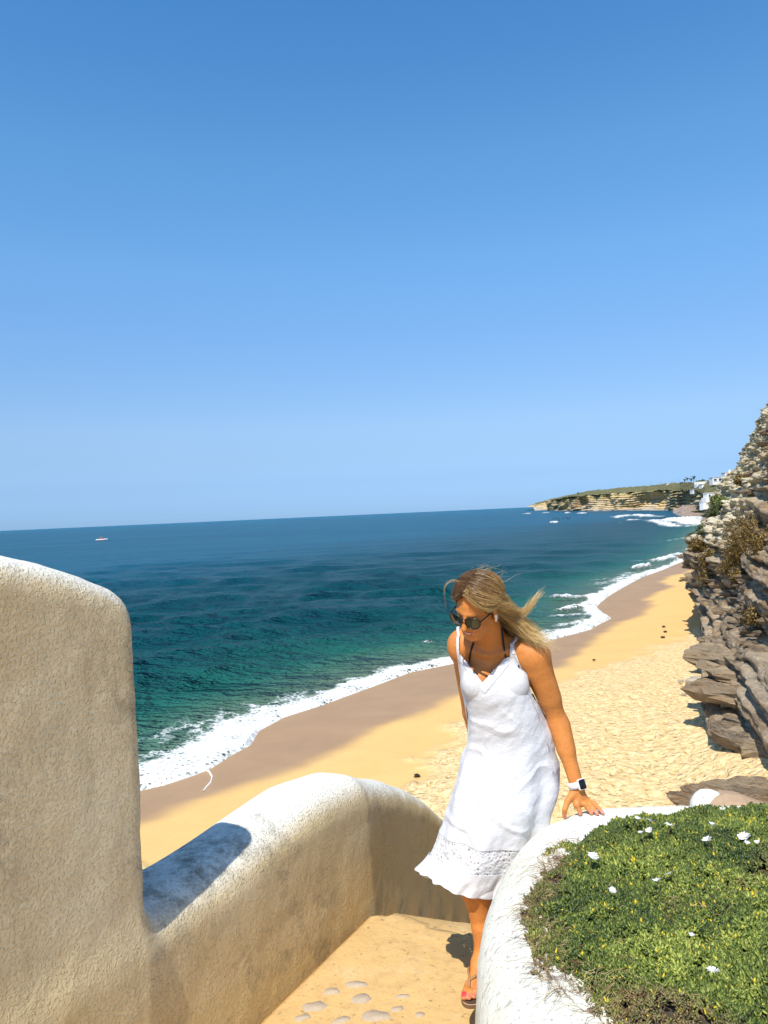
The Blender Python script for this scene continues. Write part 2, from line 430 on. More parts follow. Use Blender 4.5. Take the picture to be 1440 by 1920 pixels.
wv = n.math('ADD', wv, n.math('MULTIPLY', n.noise(.035, 4, .6, vec=n.mapping((.6, 1.7, 1), (0, 0, .35))), 10.0))
wv = n.math('MULTIPLY', wv, n.math('SUBTRACT', 1, n.math('MULTIPLY', fm, .92)))
bmp = n.bump(wv, .95, 1.6)
bm2 = n.bump(n.math('MULTIPLY', fm, n.noise(6, 5)), .6, .12, bmp)
seam = n.set(c2, n.ramp(fm, [(0, .22), (1, .9)]), bm2, spec=.05, **{'IOR': 1.2})
sea = mesh_obj('sea', np.stack([XX, YY, z_s], -1).reshape(-1, 3), grid_faces(*XX.shape), seam,
               attrs={'shal': ('FLOAT', shal), 'foam': ('FLOAT', foam), 'dep': ('FLOAT', sstep(20, 160, dep))}, kind='structure')
# thin foam arc on the sand
arc = [(362, 1441), (378, 1441), (392, 1446), (398, 1456), (395, 1467), (386, 1477), (381, 1484)]
V = []; Fq = []
for i, (x, y) in enumerate(arc):
    p = G(x, y, SEA + .03); zz, _ = beach_z(np.array([p[:2]])); p = G(x, y, zz[0] + .03)
    q = G(*arc[min(i + 1, len(arc) - 1)], SEA) - G(*arc[max(i - 1, 0)], SEA); q /= np.linalg.norm(q); nn = np.array([-q[1], q[0], 0]); wd = .035 * math.sin(math.pi * (i + .8) / (len(arc) + .6))
    V += [p + nn * wd - [0, 0, .02], p + [0, 0, .06], p - nn * wd - [0, 0, .02]]
for i in range(len(arc) - 1): Fq += [(3 * i, 3 * i + 1, 3 * i + 4, 3 * i + 3), (3 * i + 1, 3 * i + 2, 3 * i + 5, 3 * i + 4)]
n = NT('foam_mat'); foamm = n.set(n.mix(n.noise(8, 5), (.6, .6, .58), (.85, .85, .83)), .9)
mesh_obj('foam_line', V, Fq, foamm, kind='structure')

# ================================================================== STUCCO PARAPET, LANDING, STAIRS
n = NT('stucco_mat')
geo = n.n.new('ShaderNodeNewGeometry'); sx = n.n.new('ShaderNodeSeparateXYZ'); n.l(n.tc, sx.inputs[0])
nzs = n.n.new('ShaderNodeSeparateXYZ'); n.l(geo.outputs['True Normal'], nzs.inputs[0])
base = n.mix(n.noise(2.3, 5), (.64, .53, .33), (.76, .66, .45))
dirt = n.ramp(n.noise(1.3, 8, .7), [(.40, 0), (.75, 1)])
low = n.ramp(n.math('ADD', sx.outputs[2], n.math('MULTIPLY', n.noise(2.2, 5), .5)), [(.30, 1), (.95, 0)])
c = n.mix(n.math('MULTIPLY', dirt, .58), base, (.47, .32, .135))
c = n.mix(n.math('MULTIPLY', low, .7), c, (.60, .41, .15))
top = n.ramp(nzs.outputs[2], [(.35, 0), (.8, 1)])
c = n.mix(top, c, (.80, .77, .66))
lich = n.ramp(n.math('MULTIPLY', n.noise(13, 8, .8), n.noise(2.1, 3)), [(.29, 0), (.40, 1)])
c = n.mix(n.math('MULTIPLY', lich, .40), c, (.11, .10, .08))
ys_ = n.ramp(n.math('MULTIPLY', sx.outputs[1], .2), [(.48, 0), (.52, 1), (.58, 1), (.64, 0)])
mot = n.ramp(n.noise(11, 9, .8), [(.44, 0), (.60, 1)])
c = n.mix(n.math('MULTIPLY', n.math('MULTIPLY', mot, ys_), n.math('MULTIPLY', top, .75)), c, (.16, .14, .09))  # lichen mottle near the tower, colour also darkened to dull its blue shadow
drip = n.ramp(n.noise(1, 6, .7, vec=n.mapping((9, 9, 1.3))), [(.56, 0), (.70, 1)])
c = n.mix(n.math('MULTIPLY', drip, n.math('SUBTRACT', .30, n.math('MULTIPLY', top, .30))), c, (.33, .25, .13))
spk = n.ramp(n.noise(70, 3, .6), [(.66, 0), (.74, 1)])
c = n.mix(n.math('MULTIPLY', spk, .35), c, (.12, .10, .07))
h1 = n.noise(150, 4, .6); h2 = n.ramp(n.noise(105, 3, .5), [(.52, 0), (.68, 1)]); h3 = n.noise(6, 5)
hh = n.math('ADD', n.math('MULTIPLY', h1, .35), n.math('ADD', n.math('MULTIPLY', h2, .75), n.math('MULTIPLY', h3, 3.0)))
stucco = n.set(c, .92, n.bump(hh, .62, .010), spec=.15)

n = NT('white_stucco_mat')
base = n.mix(n.noise(3, 5), (.66, .655, .57), (.76, .755, .68))
yel = n.ramp(n.noise(4.2, 6, .6), [(.5, 0), (.7, 1)])
c = n.mix(n.math('MULTIPLY', yel, .45), base, (.62, .56, .36))
spk = n.ramp(n.noise(38, 4, .65, vec=n.mapping((1, 1.6, .7))), [(.56, 0), (.64, 1)])
c = n.mix(n.math('MULTIPLY', spk, .7), c, (.33, .33, .29))
spk2 = n.ramp(n.noise(85, 3, .6), [(.63, 0), (.68, 1)])
c = n.mix(n.math('MULTIPLY', spk2, .7), c, (.14, .13, .11))
wstucco = n.set(c, .85, n.bump(n.math('ADD', n.noise(60, 5, .6), n.math('MULTIPLY', n.noise(10, 4), 1.6)), .5, .010), spec=.2)

WT = .19  # half thickness
W1 = np.array([.477, .879]); OUT = np.array([-.879, .477])
C0 = np.array([-.146, 3.635]) + OUT * WT
TWE = np.array([-.798, 2.438]) + OUT * WT
W2 = np.array([.36, .933]); W2 /= np.linalg.norm(W2)
path = [TWE - W1 * 3.0, C0, C0 + W2 * 7]
s_t = 3.0; s_c = 3.0 + np.linalg.norm(C0 - TWE)
def wall_f(P):
    d, s = poly_dist(P, path)
    zt = np.interp(s, [s_t - .2, s_t + .3, s_c - .35, s_c, s_c + .45, s_c + 1.0, s_c + 2.5, s_c + 7], [.62, .62, .64, .61, .43, .12, -.80, -3.2])
    zt = zt + .012 * np.sin(s * 5.1)
    batter = .045 * np.clip((.25 - P[..., 2] + (zt - .63)), 0, 2)
    r = .15
    qx = np.abs(d) - (WT + batter - r); qz = P[..., 2] - (zt - r)
    o = np.sqrt(np.maximum(qx, 0) ** 2 + np.maximum(qz, 0) ** 2) + np.minimum(np.maximum(qx, qz), 0) - r
    return o * .9
def tower_f(P):
    d, s = poly_dist(P, path)
    zt = np.interp(s, [0, s_t - .46, s_t - .28, s_t - .14, s_t - .05, s_t], [2.0, 1.80, 1.755, 1.705, 1.665, 1.64])
    r = .040
    qx = np.abs(d) - (WT - r); qz = P[..., 2] - (zt - r); qs = s - (s_t - r) + 0 * P[..., 2]
    # ends are rounded a little; the top is rounded across
    qz = qz + .9 * np.maximum(-d - .0, 0) ** 2 / .1 + .42 * np.maximum(d - .07, 0) ** 2 / .1
    m = np.stack([np.maximum(qx, 0), np.maximum(qz, 0), np.maximum(qs, 0)], -1)
    return (np.sqrt((m ** 2).sum(-1)) + np.minimum(np.maximum(np.maximum(qx, qz), qs), 0) - r) * .9
sw = Sdf()
sw.add(wall_f, (-3, -.5, -3.9), (3, 12, .8), 0)
sw.add(tower_f, (-3, -.5, -1), (0, 4, 2.0), .11)
def stucco_wall(xs, ys, zs):
    F = sw.grid(xs, ys, zs, far=.12)
    return surface_nets(F, xs, ys, zs)
V, Fq = stucco_wall(np.arange(-2.05, .52, .0165), np.arange(1.15, 5.6, .0165), np.arange(-1.7, 1.95, .0165))
jit = .004 * fbm(V * 6, 4)[:, None] * np.array([1, 1, .6])
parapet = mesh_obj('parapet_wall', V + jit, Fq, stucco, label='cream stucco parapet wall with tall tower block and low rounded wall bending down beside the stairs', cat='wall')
# the low wall goes on down beside the stairs
V = []; Fq = []
for i in range(13):
    s = s_c + 1.62 + i * .4; p = C0 + W2 * (s - s_c); nn = np.array([W2[1], -W2[0]])
    zt = np.interp(s, [s_c + 1.0, s_c + 2.5, s_c + 7], [.13, -.80, -3.2])
    for a, zz in ((.22, zt - 1.8), (.19, zt - .17), (.15, zt - .05), (.07, zt - .004), (-.07, zt - .004), (-.15, zt - .05), (-.19, zt - .17), (-.22, zt - 1.8)):
        V.append((p[0] + nn[0] * a, p[1] + nn[1] * a, zz))
Fq = [tuple(f) for f in grid_faces(13, 8)]
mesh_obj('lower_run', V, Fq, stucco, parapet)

# landing: slab with an irregular edge, groove along the wall
n = NT('floor_mat')
c = n.mix(n.noise(1.6, 6, .6), (.50, .32, .125), (.66, .45, .20))
c = n.mix(n.ramp(n.noise(14, 6, .7), [(.5, 0), (.72, .7)]), c, (.42, .27, .12))
c = n.mix(n.ramp(n.noise(30, 4, .7), [(.60, 0), (.68, .8)]), c, (.22, .15, .08))
c = n.mix(n.ramp(n.noise(3, 6, .7), [(.55, 0), (.75, .6)]), c, (.66, .52, .32))
crack = n.voro(.9, 'DISTANCE_TO_EDGE', vec=n.mix(.25, n.tc, n.noise(2.5, 5, out='Color'), 'ADD'))
ck = n.ramp(crack, [(0, 1), (.0022, 0)])
c = n.mix(n.math('MULTIPLY', ck, .10), c, (.20, .13, .07))
fl_h = n.math('ADD', n.math('MULTIPLY', n.noise(26, 6, .65), .8), n.math('SUBTRACT', n.math('MULTIPLY', n.noise(5, 4), 1.5), n.math('MULTIPLY', ck, .0)))
floorm = n.set(c, .9, n.bump(fl_h, .7, .012), spec=.2)
N2 = np.array([W1[1], -W1[0]])       # away from the wall
E0 = np.array([-.146, 3.635])
def slab(name, pts_front, depth_dir, z1, parent, mat, **k): pass
gx = np.concatenate([[.036], np.linspace(.0365, 2.7, 150)]); gy = np.concatenate([np.linspace(-3.6, -.3, 60), np.linspace(-.28, 0, 30)])
GX, GY = np.meshgrid(gx, gy)
ed = .022 * vnoise(np.stack([GX * 7, GX * 0], -1)) + .03 * (np.floor(GX * 5.4 + .35) % 2) * sstep(-.3, 0, GY) - .02
GYe = GY + ed * sstep(-.35, 0, GY)
X = E0[0] + N2[0] * GX + W1[0] * GYe; Y = E0[1] + N2[1] * GX + W1[1] * GYe
Zf = .006 * fbm(np.stack([X, Y], -1) * 3, 4) - .20 * (GX < .0362) - .006 * sstep(.07, .03, GX)  - .012 * sstep(-.04, 0, GY)
V = np.stack([X, Y, Zf], -1).reshape(-1, 3)
ny_, nx_ = GX.shape
Fg = grid_faces(ny_, nx_)
last = np.arange((ny_ - 1) * nx_, ny_ * nx_)
Vb = V[last] + np.array([0, 0, -.17]); V2 = np.concatenate([V, Vb]); k0 = len(V)
Fg2 = np.concatenate([Fg, np.array([(last[i], last[i + 1], k0 + i + 1, k0 + i) for i in range(nx_ - 1)])])
mesh_obj('landing', V2, Fg2, floorm, kind='structure')
# stairs down to the beach
stairs = empty('stairs', (0, 0, 0), label='worn sandy concrete stairs going down from the landing towards the beach', cat='stairs')
sme = None
for i in range(26):
    if sme is None:
        V = []; a = .31; wdt = 1.5
        for jj in range(13):
            xx = -.02 + wdt * jj / 12
            e = .012 * math.sin(jj * 2.3) + .008 * math.sin(jj * 5.1)
            for (u, zz) in ((-.04, -.34), (-.04, 0), (a - .02 + e, -.002), (a + e, -.02), (a + e * .5, -.34)): V.append((xx, u, zz))
        o = mesh_obj('step', V, [tuple(f) for f in grid_faces(13, 5)], floorm, stairs); sme = o
        proto_step = o
    else:
        o = proto_step.copy(); COL.objects.link(o); o.parent = stairs
    wp = np.array([-.146, 3.635]) + W2 * (.0 + i * .31)
    ang = math.atan2(-W2[0], W2[1])
    o.location = (wp[0], wp[1], -.172 * (i + 1)); o.rotation_euler = (0, 0, ang)
# masonry mass under the landing and the parapet
def prism(name, pts, z0, z1, mat, parent=None, **k):
    nn = len(pts); V = [(p[0], p[1], z0) for p in pts] + [(p[0], p[1], z1) for p in pts]
    Fq = [tuple(range(nn - 1, -1, -1)), tuple(range(nn, 2 * nn))] + [(i, (i + 1) % nn, nn + (i + 1) % nn, nn + i) for i in range(nn)]
    return mesh_obj(name, V, Fq, mat, parent, smooth=False, **k)
bo = C0 + OUT * (WT + .0); bt = TWE - W1 * 2.9 + OUT * WT
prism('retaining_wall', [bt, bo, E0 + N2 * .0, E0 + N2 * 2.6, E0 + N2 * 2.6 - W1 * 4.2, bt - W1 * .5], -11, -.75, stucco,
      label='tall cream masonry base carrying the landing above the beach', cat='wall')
# stones set into the floor
n = NT('cobble_mat')
cobm = n.set(n.mix(n.noise(30, 5), (.30, .24, .18), (.52, .42, .30)), .8, n.bump(n.noise(60, 4), .5, .006), spec=.3)
land = bpy.data.objects['landing']
for (x, y, a, b, th) in [(590, 1887, .062, .034, .1), (622, 1858, .040, .020, .2), (668, 1845, .045, .020, -.2), (677, 1872, .046, .036, .5), (704, 1905, .070, .038, 0),
                         (640, 1912, .036, .018, .3), (745, 1892, .026, .015, .3), (786, 1903, .022, .014, .2), (755, 1868, .030, .010, 0), (566, 1908, .035, .016, .3)]:
    p = G(x, y, .004); V = [(0, 0, .0045)]; m = 11; rr = [1 + .22 * random.uniform(-1, 1) for _ in range(m)]
    for ring, (q, zz) in enumerate(((.78, .0035), (1, -.006))):
        for i in range(m):
            t = 6.283 * i / m; V.append((a * q * rr[i] * math.cos(t), b * q * rr[i] * math.sin(t), zz + random.uniform(-.001, .001)))
    Fq = [(0, 1 + i, 1 + (i + 1) % m) for i in range(m)] + [(1 + i, 1 + m + i, 1 + m + (i + 1) % m, 1 + (i + 1) % m) for i in range(m)]
    o = mesh_obj('stone', V, Fq, cobm, land, smooth=True); o.location = p; o.rotation_euler = (0, 0, th)
# ================================================================== FAR HEADLAND
def hash01(i, j=0): return float(_h(np.array([i]), np.array([j]), np.array([5]))[0])
wl = [(985, 949.5), (1010, 951.5), (1030, 957.5), (1060, 958.5), (1100, 958.5), (1150, 957.5), (1200, 957), (1240, 957), (1275, 959), (1300, 966), (1322, 973), (1345, 976), (1400, 980), (1500, 990)]
ct = [(985, 948.5), (1010, 945), (1030, 938.5), (1060, 933), (1100, 929), (1150, 925), (1200, 922), (1240, 919), (1275, 920), (1300, 921), (1322, 925), (1345, 935), (1400, 940), (1500, 960)]
cr = [(985, 947.5), (1010, 942), (1030, 936.5), (1060, 930), (1100, 921.5), (1150, 916), (1200, 912), (1240, 908), (1275, 905.5), (1300, 904), (1322, 903), (1345, 900), (1400, 893), (1500, 880)]
NX = 520
xs_ = np.linspace(1003, 1500, NX)
wy, cy, ry = (np.interp(xs_, *zip(*q)) for q in (wl, ct, cr))
rows = np.concatenate([np.linspace(-.12, 0, 3), np.linspace(.02, 1, 64), np.linspace(1.03, 2, 26), [2.05, 2.3, 3]])
V = np.zeros((len(rows), NX, 3)); kind = np.zeros((len(rows), NX))
base = np.array([G(x, y, SEA) for x, y in zip(xs_, wy)])
base[:, 1] = np.where(base[:, 1] < 0, 2300, np.minimum(base[:, 1], 2300))
base = np.array([J(x, y, b[1]) for x, y, b in zip(xs_, wy, base)]); base[:, 2] = SEA
for i, r in enumerate(rows):
    for j in range(NX):
        b = base[j]; Y0 = b[1]
        if r <= 0:
            V[i, j] = (b[0] + r * 60, b[1] + r * 260, SEA - 1.5 - 8 * (r < -.05)); continue
        if r <= 1:
            # rocky foot, then the cliff itself
            foot_w = .30
            yy = wy[j] + (cy[j] - wy[j]) * (r ** 1.05); dep_ = Y0 * (1 + .055 * r + .03 * min(r / .2, 1))
            V[i, j] = J(xs_[j], yy, dep_)
        elif r <= 2:
            t = r - 1; yy = cy[j] + (ry[j] - cy[j]) * t; V[i, j] = J(xs_[j], yy, Y0 * (1.085 + .22 * t))
        else:
            V[i, j] = J(xs_[j], ry[j], Y0 * 1.305); V[i, j, 1] *= 1 + (r - 2) * .8; V[i, j, 0] *= 1 + (r - 2) * .8; V[i, j, 2] -= (r - 2) * 8
sc_ = base[:, 1] / 1000.0
P = V.copy(); Pn = P / np.array([14, 30, 1e9]); 
gul = fbm(np.stack([P[..., 0] / 22, P[..., 1] / 60, P[..., 2] / 40], -1), 5)
led = np.round(P[..., 2] / 3.2 + .6 * vnoise(P / 40)) * 3.2 - P[..., 2]
cm = (rows[:, None] > 0) & (rows[:, None] <= 1.0)
bt_ = np.gradient(base, axis=0)[:, :2]; bt_ /= np.linalg.norm(bt_, axis=1)[:, None]; bn_ = np.stack([bt_[:, 1], -bt_[:, 0]], -1); bn_ *= np.sign((bn_ * -base[:, :2]).sum(1))[:, None]
for _ in range(30): bn_[1:-1] = (bn_[:-2] + bn_[1:-1] * 2 + bn_[2:]) / 4
rib = np.abs(vnoise(np.stack([P[..., 0] / 30 + P[..., 2] * .03, P[..., 1] / 55, P[..., 2] * 0], -1)))
mag = np.where(cm, (gul * 6 - rib * 14) * sc_[None, :] + led * 1.0 + 2 * fbm(P / 6, 3), 0)
V[..., :2] += mag[..., None] * bn_[None]

top_ = rows[:, None] > 1
V[..., 2] += np.where(top_, fbm(P / 16, 4) * 1.3 + 1.4 * np.maximum(vnoise(P / 8), 0), 0)
HV = V.copy(); HP = pix(HV)
wgt = np.repeat(np.clip(rows, 0, 2)[:, None], NX, 1)
n = NT('headland_mat')
W = n.attr('row')
lay = n.noise(1, 4, .6, vec=n.mapping((.006, .006, .55)))
bas = n.ramp(lay, [(.30, (.34, .24, .14)), (.42, (.70, .58, .38)), (.52, (.60, .42, .18)), (.62, (.78, .67, .48)), (.74, (.40, .27, .15))])
yel = n.ramp(n.noise(1, 3, vec=n.mapping((.012, .012, .02))), [(.42, (.66, .42, .10)), (.58, (.62, .52, .36))])
c = n.mix(.40, bas, yel)
c = n.mix(n.math('MULTIPLY', n.ramp(W, [(.55, 0), (.8, 1)]), .75), c, n.mix(n.noise(.05, 3), (.70, .47, .13), (.62, .50, .28)))
c = n.mix(n.ramp(n.noise(1, 4, vec=n.mapping((.009, .009, .03))), [(.55, 0), (.7, .75)]), c, (.33, .19, .09))
c = n.mix(n.ramp(W, [(.04, 1), (.17, 0)]), c, n.mix(n.noise(.4, 4), (.30, .25, .20), (.62, .55, .44)))
grn = n.mix(n.noise(.09, 6, .7), (.07, .085, .035), (.27, .24, .12))
grn = n.mix(n.ramp(n.noise(.05, 6, .7), [(.6, 0), (.7, .7)]), grn, (.45, .38, .24))
gm = n.ramp(n.math('ADD', W, n.math('MULTIPLY', n.math('SUBTRACT', n.noise(.045, 6, .7), .5), 1.1)), [(.90, 0), (1.0, 1)])
c = n.mix(gm, c, grn)
hm = n.set(c, .95, n.bump(n.math('ADD', n.math('MULTIPLY', lay, 3), n.noise(.25, 5, .7)), .9, 3.0), spec=.1)
mesh_obj('headland', V.reshape(-1, 3), grid_faces(len(rows), NX), hm, attrs={'row': ('FLOAT', wgt)}, kind='structure')
# second, farther point of land
V = []; m = 60
for i in range(m):
    t = i / (m - 1); x = 988 + 62 * t
    yb = 950 - 2.8 * t; hgt = 8.5 * math.sin(min(1, t * 1.4) * 1.57) * (1 - .0 * t) + .8 * hash01(i)
    for k, (fy, dY) in enumerate(((1, 2700), (.0, 2700), (-.45 * hgt, 2740), (-hgt, 2900), (-hgt, 3300))):
        V.append(J(x, yb + fy, dY))
mesh_obj('far_headland', V, grid_faces(m, 5), hm, attrs={'row': ('FLOAT', np.tile([.1, .1, .6, 1.6, 2], m))}, kind='structure')
# flat tidal rocks at the foot of the headland
V = []; ky, kx = 44, 110
for i in range(ky):
    for j in range(kx):
        u, v = j / (kx - 1), i / (ky - 1)
        x = 1262 + 130 * u; lo = np.interp(x, [1262, 1285, 1300, 1330, 1392], [963, 969, 972, 980, 992]); hi = np.interp(x, [1262, 1300, 1392], [957, 953, 950])
        y = lo + (hi - lo) * v
        p = G(x, min(y, 985), SEA + .2); p = J(x, y, min(p[1], 880))
        hh = 1.2 * abs(fbm(np.array([p * .04]), 4)[0]) + 5.5 * v + 1.6 * round(2.5 * vnoise(np.array([p * .022]))[0] + v * 2)
        V.append((p[0], p[1], SEA - .5 + max(hh * min(1, v * 6 + .15) * min(1, 6 * u + .1), 0)))
n = NT('tidal_mat')
tm = n.set(n.mix(n.noise(.25, 6, .7), (.22, .15, .12), (.62, .50, .40)), .9, n.bump(n.noise(.6, 6, .7), 1, 2), spec=.2)
mesh_obj('rock_shelf', V, grid_faces(ky, kx), tm, kind='structure')

# ------------------------------------------------------------------ houses, palms, poles on the headland
white = flat('house_white', (.80, .79, .75)); glass = flat('house_glass', (.05, .07, .09), .2); roofw = flat('house_roof', (.62, .56, .50)); wallg = flat('garden_wall', (.70, .66, .60))
def boxv(c, s, rz=0):
    cx, cy_, cz = c; a, b, h = s[0] / 2, s[1] / 2, s[2]
    V = [(-a, -b, 0), (a, -b, 0), (a, b, 0), (-a, b, 0), (-a, -b, h), (a, -b, h), (a, b, h), (-a, b, h)]
    cc, ss = math.cos(rz), math.sin(rz)
    return [(cx + x * cc - y * ss, cy_ + x * ss + y * cc, cz + z) for x, y, z in V]
BF = [(0, 3, 2, 1), (4, 5, 6, 7), (0, 1, 5, 4), (1, 2, 6, 5), (2, 3, 7, 6), (3, 0, 4, 7)]
def box(name, c, s, mat, parent=None, rz=0, **k): return mesh_obj(name, boxv(c, s, rz), BF, mat, parent, smooth=False, **k)
def headY(x, y):
    j = int(np.clip((x - 1003) / 497 * (NX - 1), 0, NX - 1)); c_ = HP[2:-3, j, 1]; yy = HV[2:-3, j, 1]
    k_ = np.where(c_ <= y)[0]
    return float(yy[k_[0]] if len(k_) else yy[-1]) - 4
def house(px0, px1, py_base, py_top, Y, label, wins, terrace=None, chim=False, sub=1.2):
    Y = headY((px0 + px1) / 2, py_base)
    a = J(px0, py_base, Y); b = J(px1, py_base, Y); t = J(px0, py_top, Y)
    wd = b[0] - a[0]; hgt = t[2] - a[2]; cx = (a[0] + b[0]) / 2
    h = empty('house', (cx, Y, a[2] - 1), label=label, cat='house', group='white houses on the far headland')
    box('wall', (0, 0, -sub), (wd, 5, hgt + sub + 1), white, h)
    r = box('roof', (0, 0, hgt + 1.003), (wd + .5, 5.5, .3), roofw, h)
    if chim: box('chimney', (wd * .25, 0, .35), (1.0, 1.0, 1.5), white, r).location = (0, 0, hgt + 1)
    for (u, v, ww, wh) in wins:
        f = box('window', (wd * (u - .5), -2.56, 1 + hgt * v), (wd * ww, .16, hgt * wh), glass, h)
        box('frame', (wd * (u - .5), -2.60, 1 + hgt * v - .22), (wd * ww + .4, .2, .2), white, f)
    if terrace:
        box('terrace', (-wd * terrace / 2 - wd / 2 + .01, -1, -sub), (wd * terrace, 6, hgt * .45 + sub), white, h)
    return h
house(1333, 1366, 903, 896, 640, 'long white flat roofed house on the crest of the headland', [(.15, .15, .16, .5), (.42, .1, .12, .6), (.62, .15, .1, .5), (.82, .15, .12, .5)])
house(1356, 1372, 895, 887, 655, 'small raised white house block standing highest on the headland crest', [(.3, .2, .2, .4), (.7, .2, .2, .4)], chim=True)
house(1322, 1343, 934, 925, 610, 'white house with dark windows halfway down the headland slope', [(.25, .2, .16, .5), (.6, .2, .2, .5)], terrace=.2)
house(1315, 1331, 949, 941, 600, 'white block at the foot of the slope just above the tidal rocks', [(.5, .55, .2, .2)])
house(1304, 1313, 910, 907.5, 660, 'tiny white roofed house among the scrub right of the palms', [(.5, .2, .3, .5)])
house(1313, 1325, 911, 908.5, 650, 'tiny low white house between the scrub and the crest house', [(.5, .2, .3, .5)])
house(1250, 1256, 908.5, 906, 800, 'tiny pale house at the left end of the skyline row', [(.5, .2, .3, .5)])
house(1296, 1304, 921, 918.5, 640, 'tiny white hut on the scrub slope above the cliffs', [(.5, .2, .3, .5)])
wr = box('garden_wall', (0, 0, 0), (16, .5, 2.2), wallg, label='long low white garden wall running along the headland crest', cat='wall')
p = J(1323, 904, headY(1323, 905)); wr.location = p - np.array([0, 0, 1.7])
bark = flat('bark_mat', (.20, .15, .10)); palmg = flat('palm_leaf_mat', (.055, .085, .03)); polem = flat('pole_mat', (.28, .25, .22))
def palm(px, pyb, pyt, Y, label):
    Y = headY(px, pyb)
    a = J(px, pyb, Y); t = J(px, pyt, Y); hgt = t[2] - a[2]
    e = empty('palm_tree', a, label=label, cat='palm tree', group='palm trees on the headland skyline')
    V = []; 
    for i in range(5):
        for k in range(6):
            th = k * 1.047; V.append((.20 * math.cos(th) + .1 * i, .38 * math.sin(th), -2 + (hgt + 1.4) * i / 4))
    mesh_obj('trunk', V, grid_faces(5, 6, True), bark, e)
    V = []; Fq = []
    for k in range(26):
        az = k * 2.4; el = random.uniform(-.6, 1.2); L = random.uniform(1.9, 2.7); b0 = len(V)
        for i in range(5):
            s = i / 4; r = L * s * math.cos(el - s * .9); z = hgt - .6 + L * s * math.sin(el) - 1.0 * s * s; wdt = .34 * math.sin(.4 + 2.6 * s)
            cx, cy_ = r * math.cos(az), r * math.sin(az); nx_, ny_ = -math.sin(az) * wdt, math.cos(az) * wdt
            V += [(cx - nx_ + .4, cy_ - ny_, z - .12), (cx + .4, cy_, z + .1), (cx + nx_ + .4, cy_ + ny_, z - .12)]
        for i in range(4):
            for q in (0, 1): Fq.append((b0 + 3 * i + q, b0 + 3 * i + q + 1, b0 + 3 * i + q + 4, b0 + 3 * i + q + 3))
    mesh_obj('crown', V, Fq, palmg, e)
for x, b, t, l in [(1283.5, 905, 898, 'leftmost and shortest palm of the skyline group'), (1288, 905, 895.5, 'second palm from the left, slim with a round crown'),
                   (1295.5, 904, 897, 'third palm from the left with a wide low crown'), (1300.5, 903, 893.5, 'tallest palm at the right end of the skyline group')]:
    palm(x, b, t, 660, l)
def crown_mesh(R, nleaf, leaf, squash=.8, seed=0, shell=.55):
    r = np.random.default_rng(seed); d = r.normal(size=(nleaf, 3)); d /= np.linalg.norm(d, axis=1)[:, None]
    rad = R * (shell + (1 - shell) * r.random(nleaf)) * (1 + .45 * fbm(d * 2.6 + seed, 4))
    c = d * rad[:, None]; c[:, 2] *= squash
    a = r.normal(size=(nleaf, 3)); a /= np.linalg.norm(a, axis=1)[:, None]; b = np.cross(a, d + .01); b /= np.linalg.norm(b, axis=1)[:, None]
    s = leaf * r.uniform(.6, 1.4, nleaf)[:, None]
    V = np.stack([c - a * s - b * s * .2, c + b * s * .36, c + a * s, c - b * s * .36], 1).reshape(-1, 3)
    return V, np.arange(nleaf * 4).reshape(-1, 4), np.repeat(r.random(nleaf), 4)
n = NT('scrub_mat'); scrubm = n.set(n.ramp(n.attr('v'), [(0, (.025, .045, .015)), (.6, (.07, .09, .03)), (1, (.15, .16, .06))]), .7, spec=.2)
bl = ['small dark bush on the crest just right of the palms', 'rounded dark bush on the crest near the garden wall', 'dark bush on the crest left of the palms', 'bush on the skyline at the far left end of the scrub']
for (x, y, Y, R), l in zip([(1311, 903.5, headY(1311, 904), 1.7), (1317, 902.5, headY(1317, 904), 1.7), (1277, 905.8, headY(1277, 906), 1.7), (1084, 925.5, headY(1084, 926), 3)], bl):
    e = empty('bush', J(x, y, Y), label=l, cat='bush', group='dark bushes on the headland crest')
    V, Fq, v = crown_mesh(R, 260, R * .3, .7, int(x)); mesh_obj('crown', V, Fq, scrubm, e, smooth=False, attrs={'v': ('FLOAT', v)})
    V = [(math.cos(k * 1.57) * .2, math.sin(k * 1.57) * .2, z) for z in (-3, 0) for k in range(4)]; mesh_obj('stem', V, grid_faces(2, 4, True), bark, e)
pl = ['first pole from the left on the skyline', 'second pole from the left on the skyline', 'third skyline pole, one of a close pair', 'fourth skyline pole, right one of the close pair', 'last pole before the palms, just left of them']
for (x, b, t, Y), l in zip([(1220, 912, 904, 820), (1238.5, 910, 902.5, 800), (1259, 908, 901, 780), (1262.5, 908, 901.5, 780), (1274, 906, 898.5, 720)], pl):
    Y = headY(x, b); a = J(x, b, Y); tt = J(x, t, Y); h = tt[2] - a[2]
    e = empty('utility_pole', a, label=l, cat='pole', group='poles along the headland skyline')
    V = [(math.cos(k * 1.047) * .16, math.sin(k * 1.047) * .16, z) for z in (-2, h) for k in range(6)]; mesh_obj('shaft', V, grid_faces(2, 6, True), polem, e)
    box('crossbar', (0, 0, h - .9), (1.8, .2, .22), polem, e)
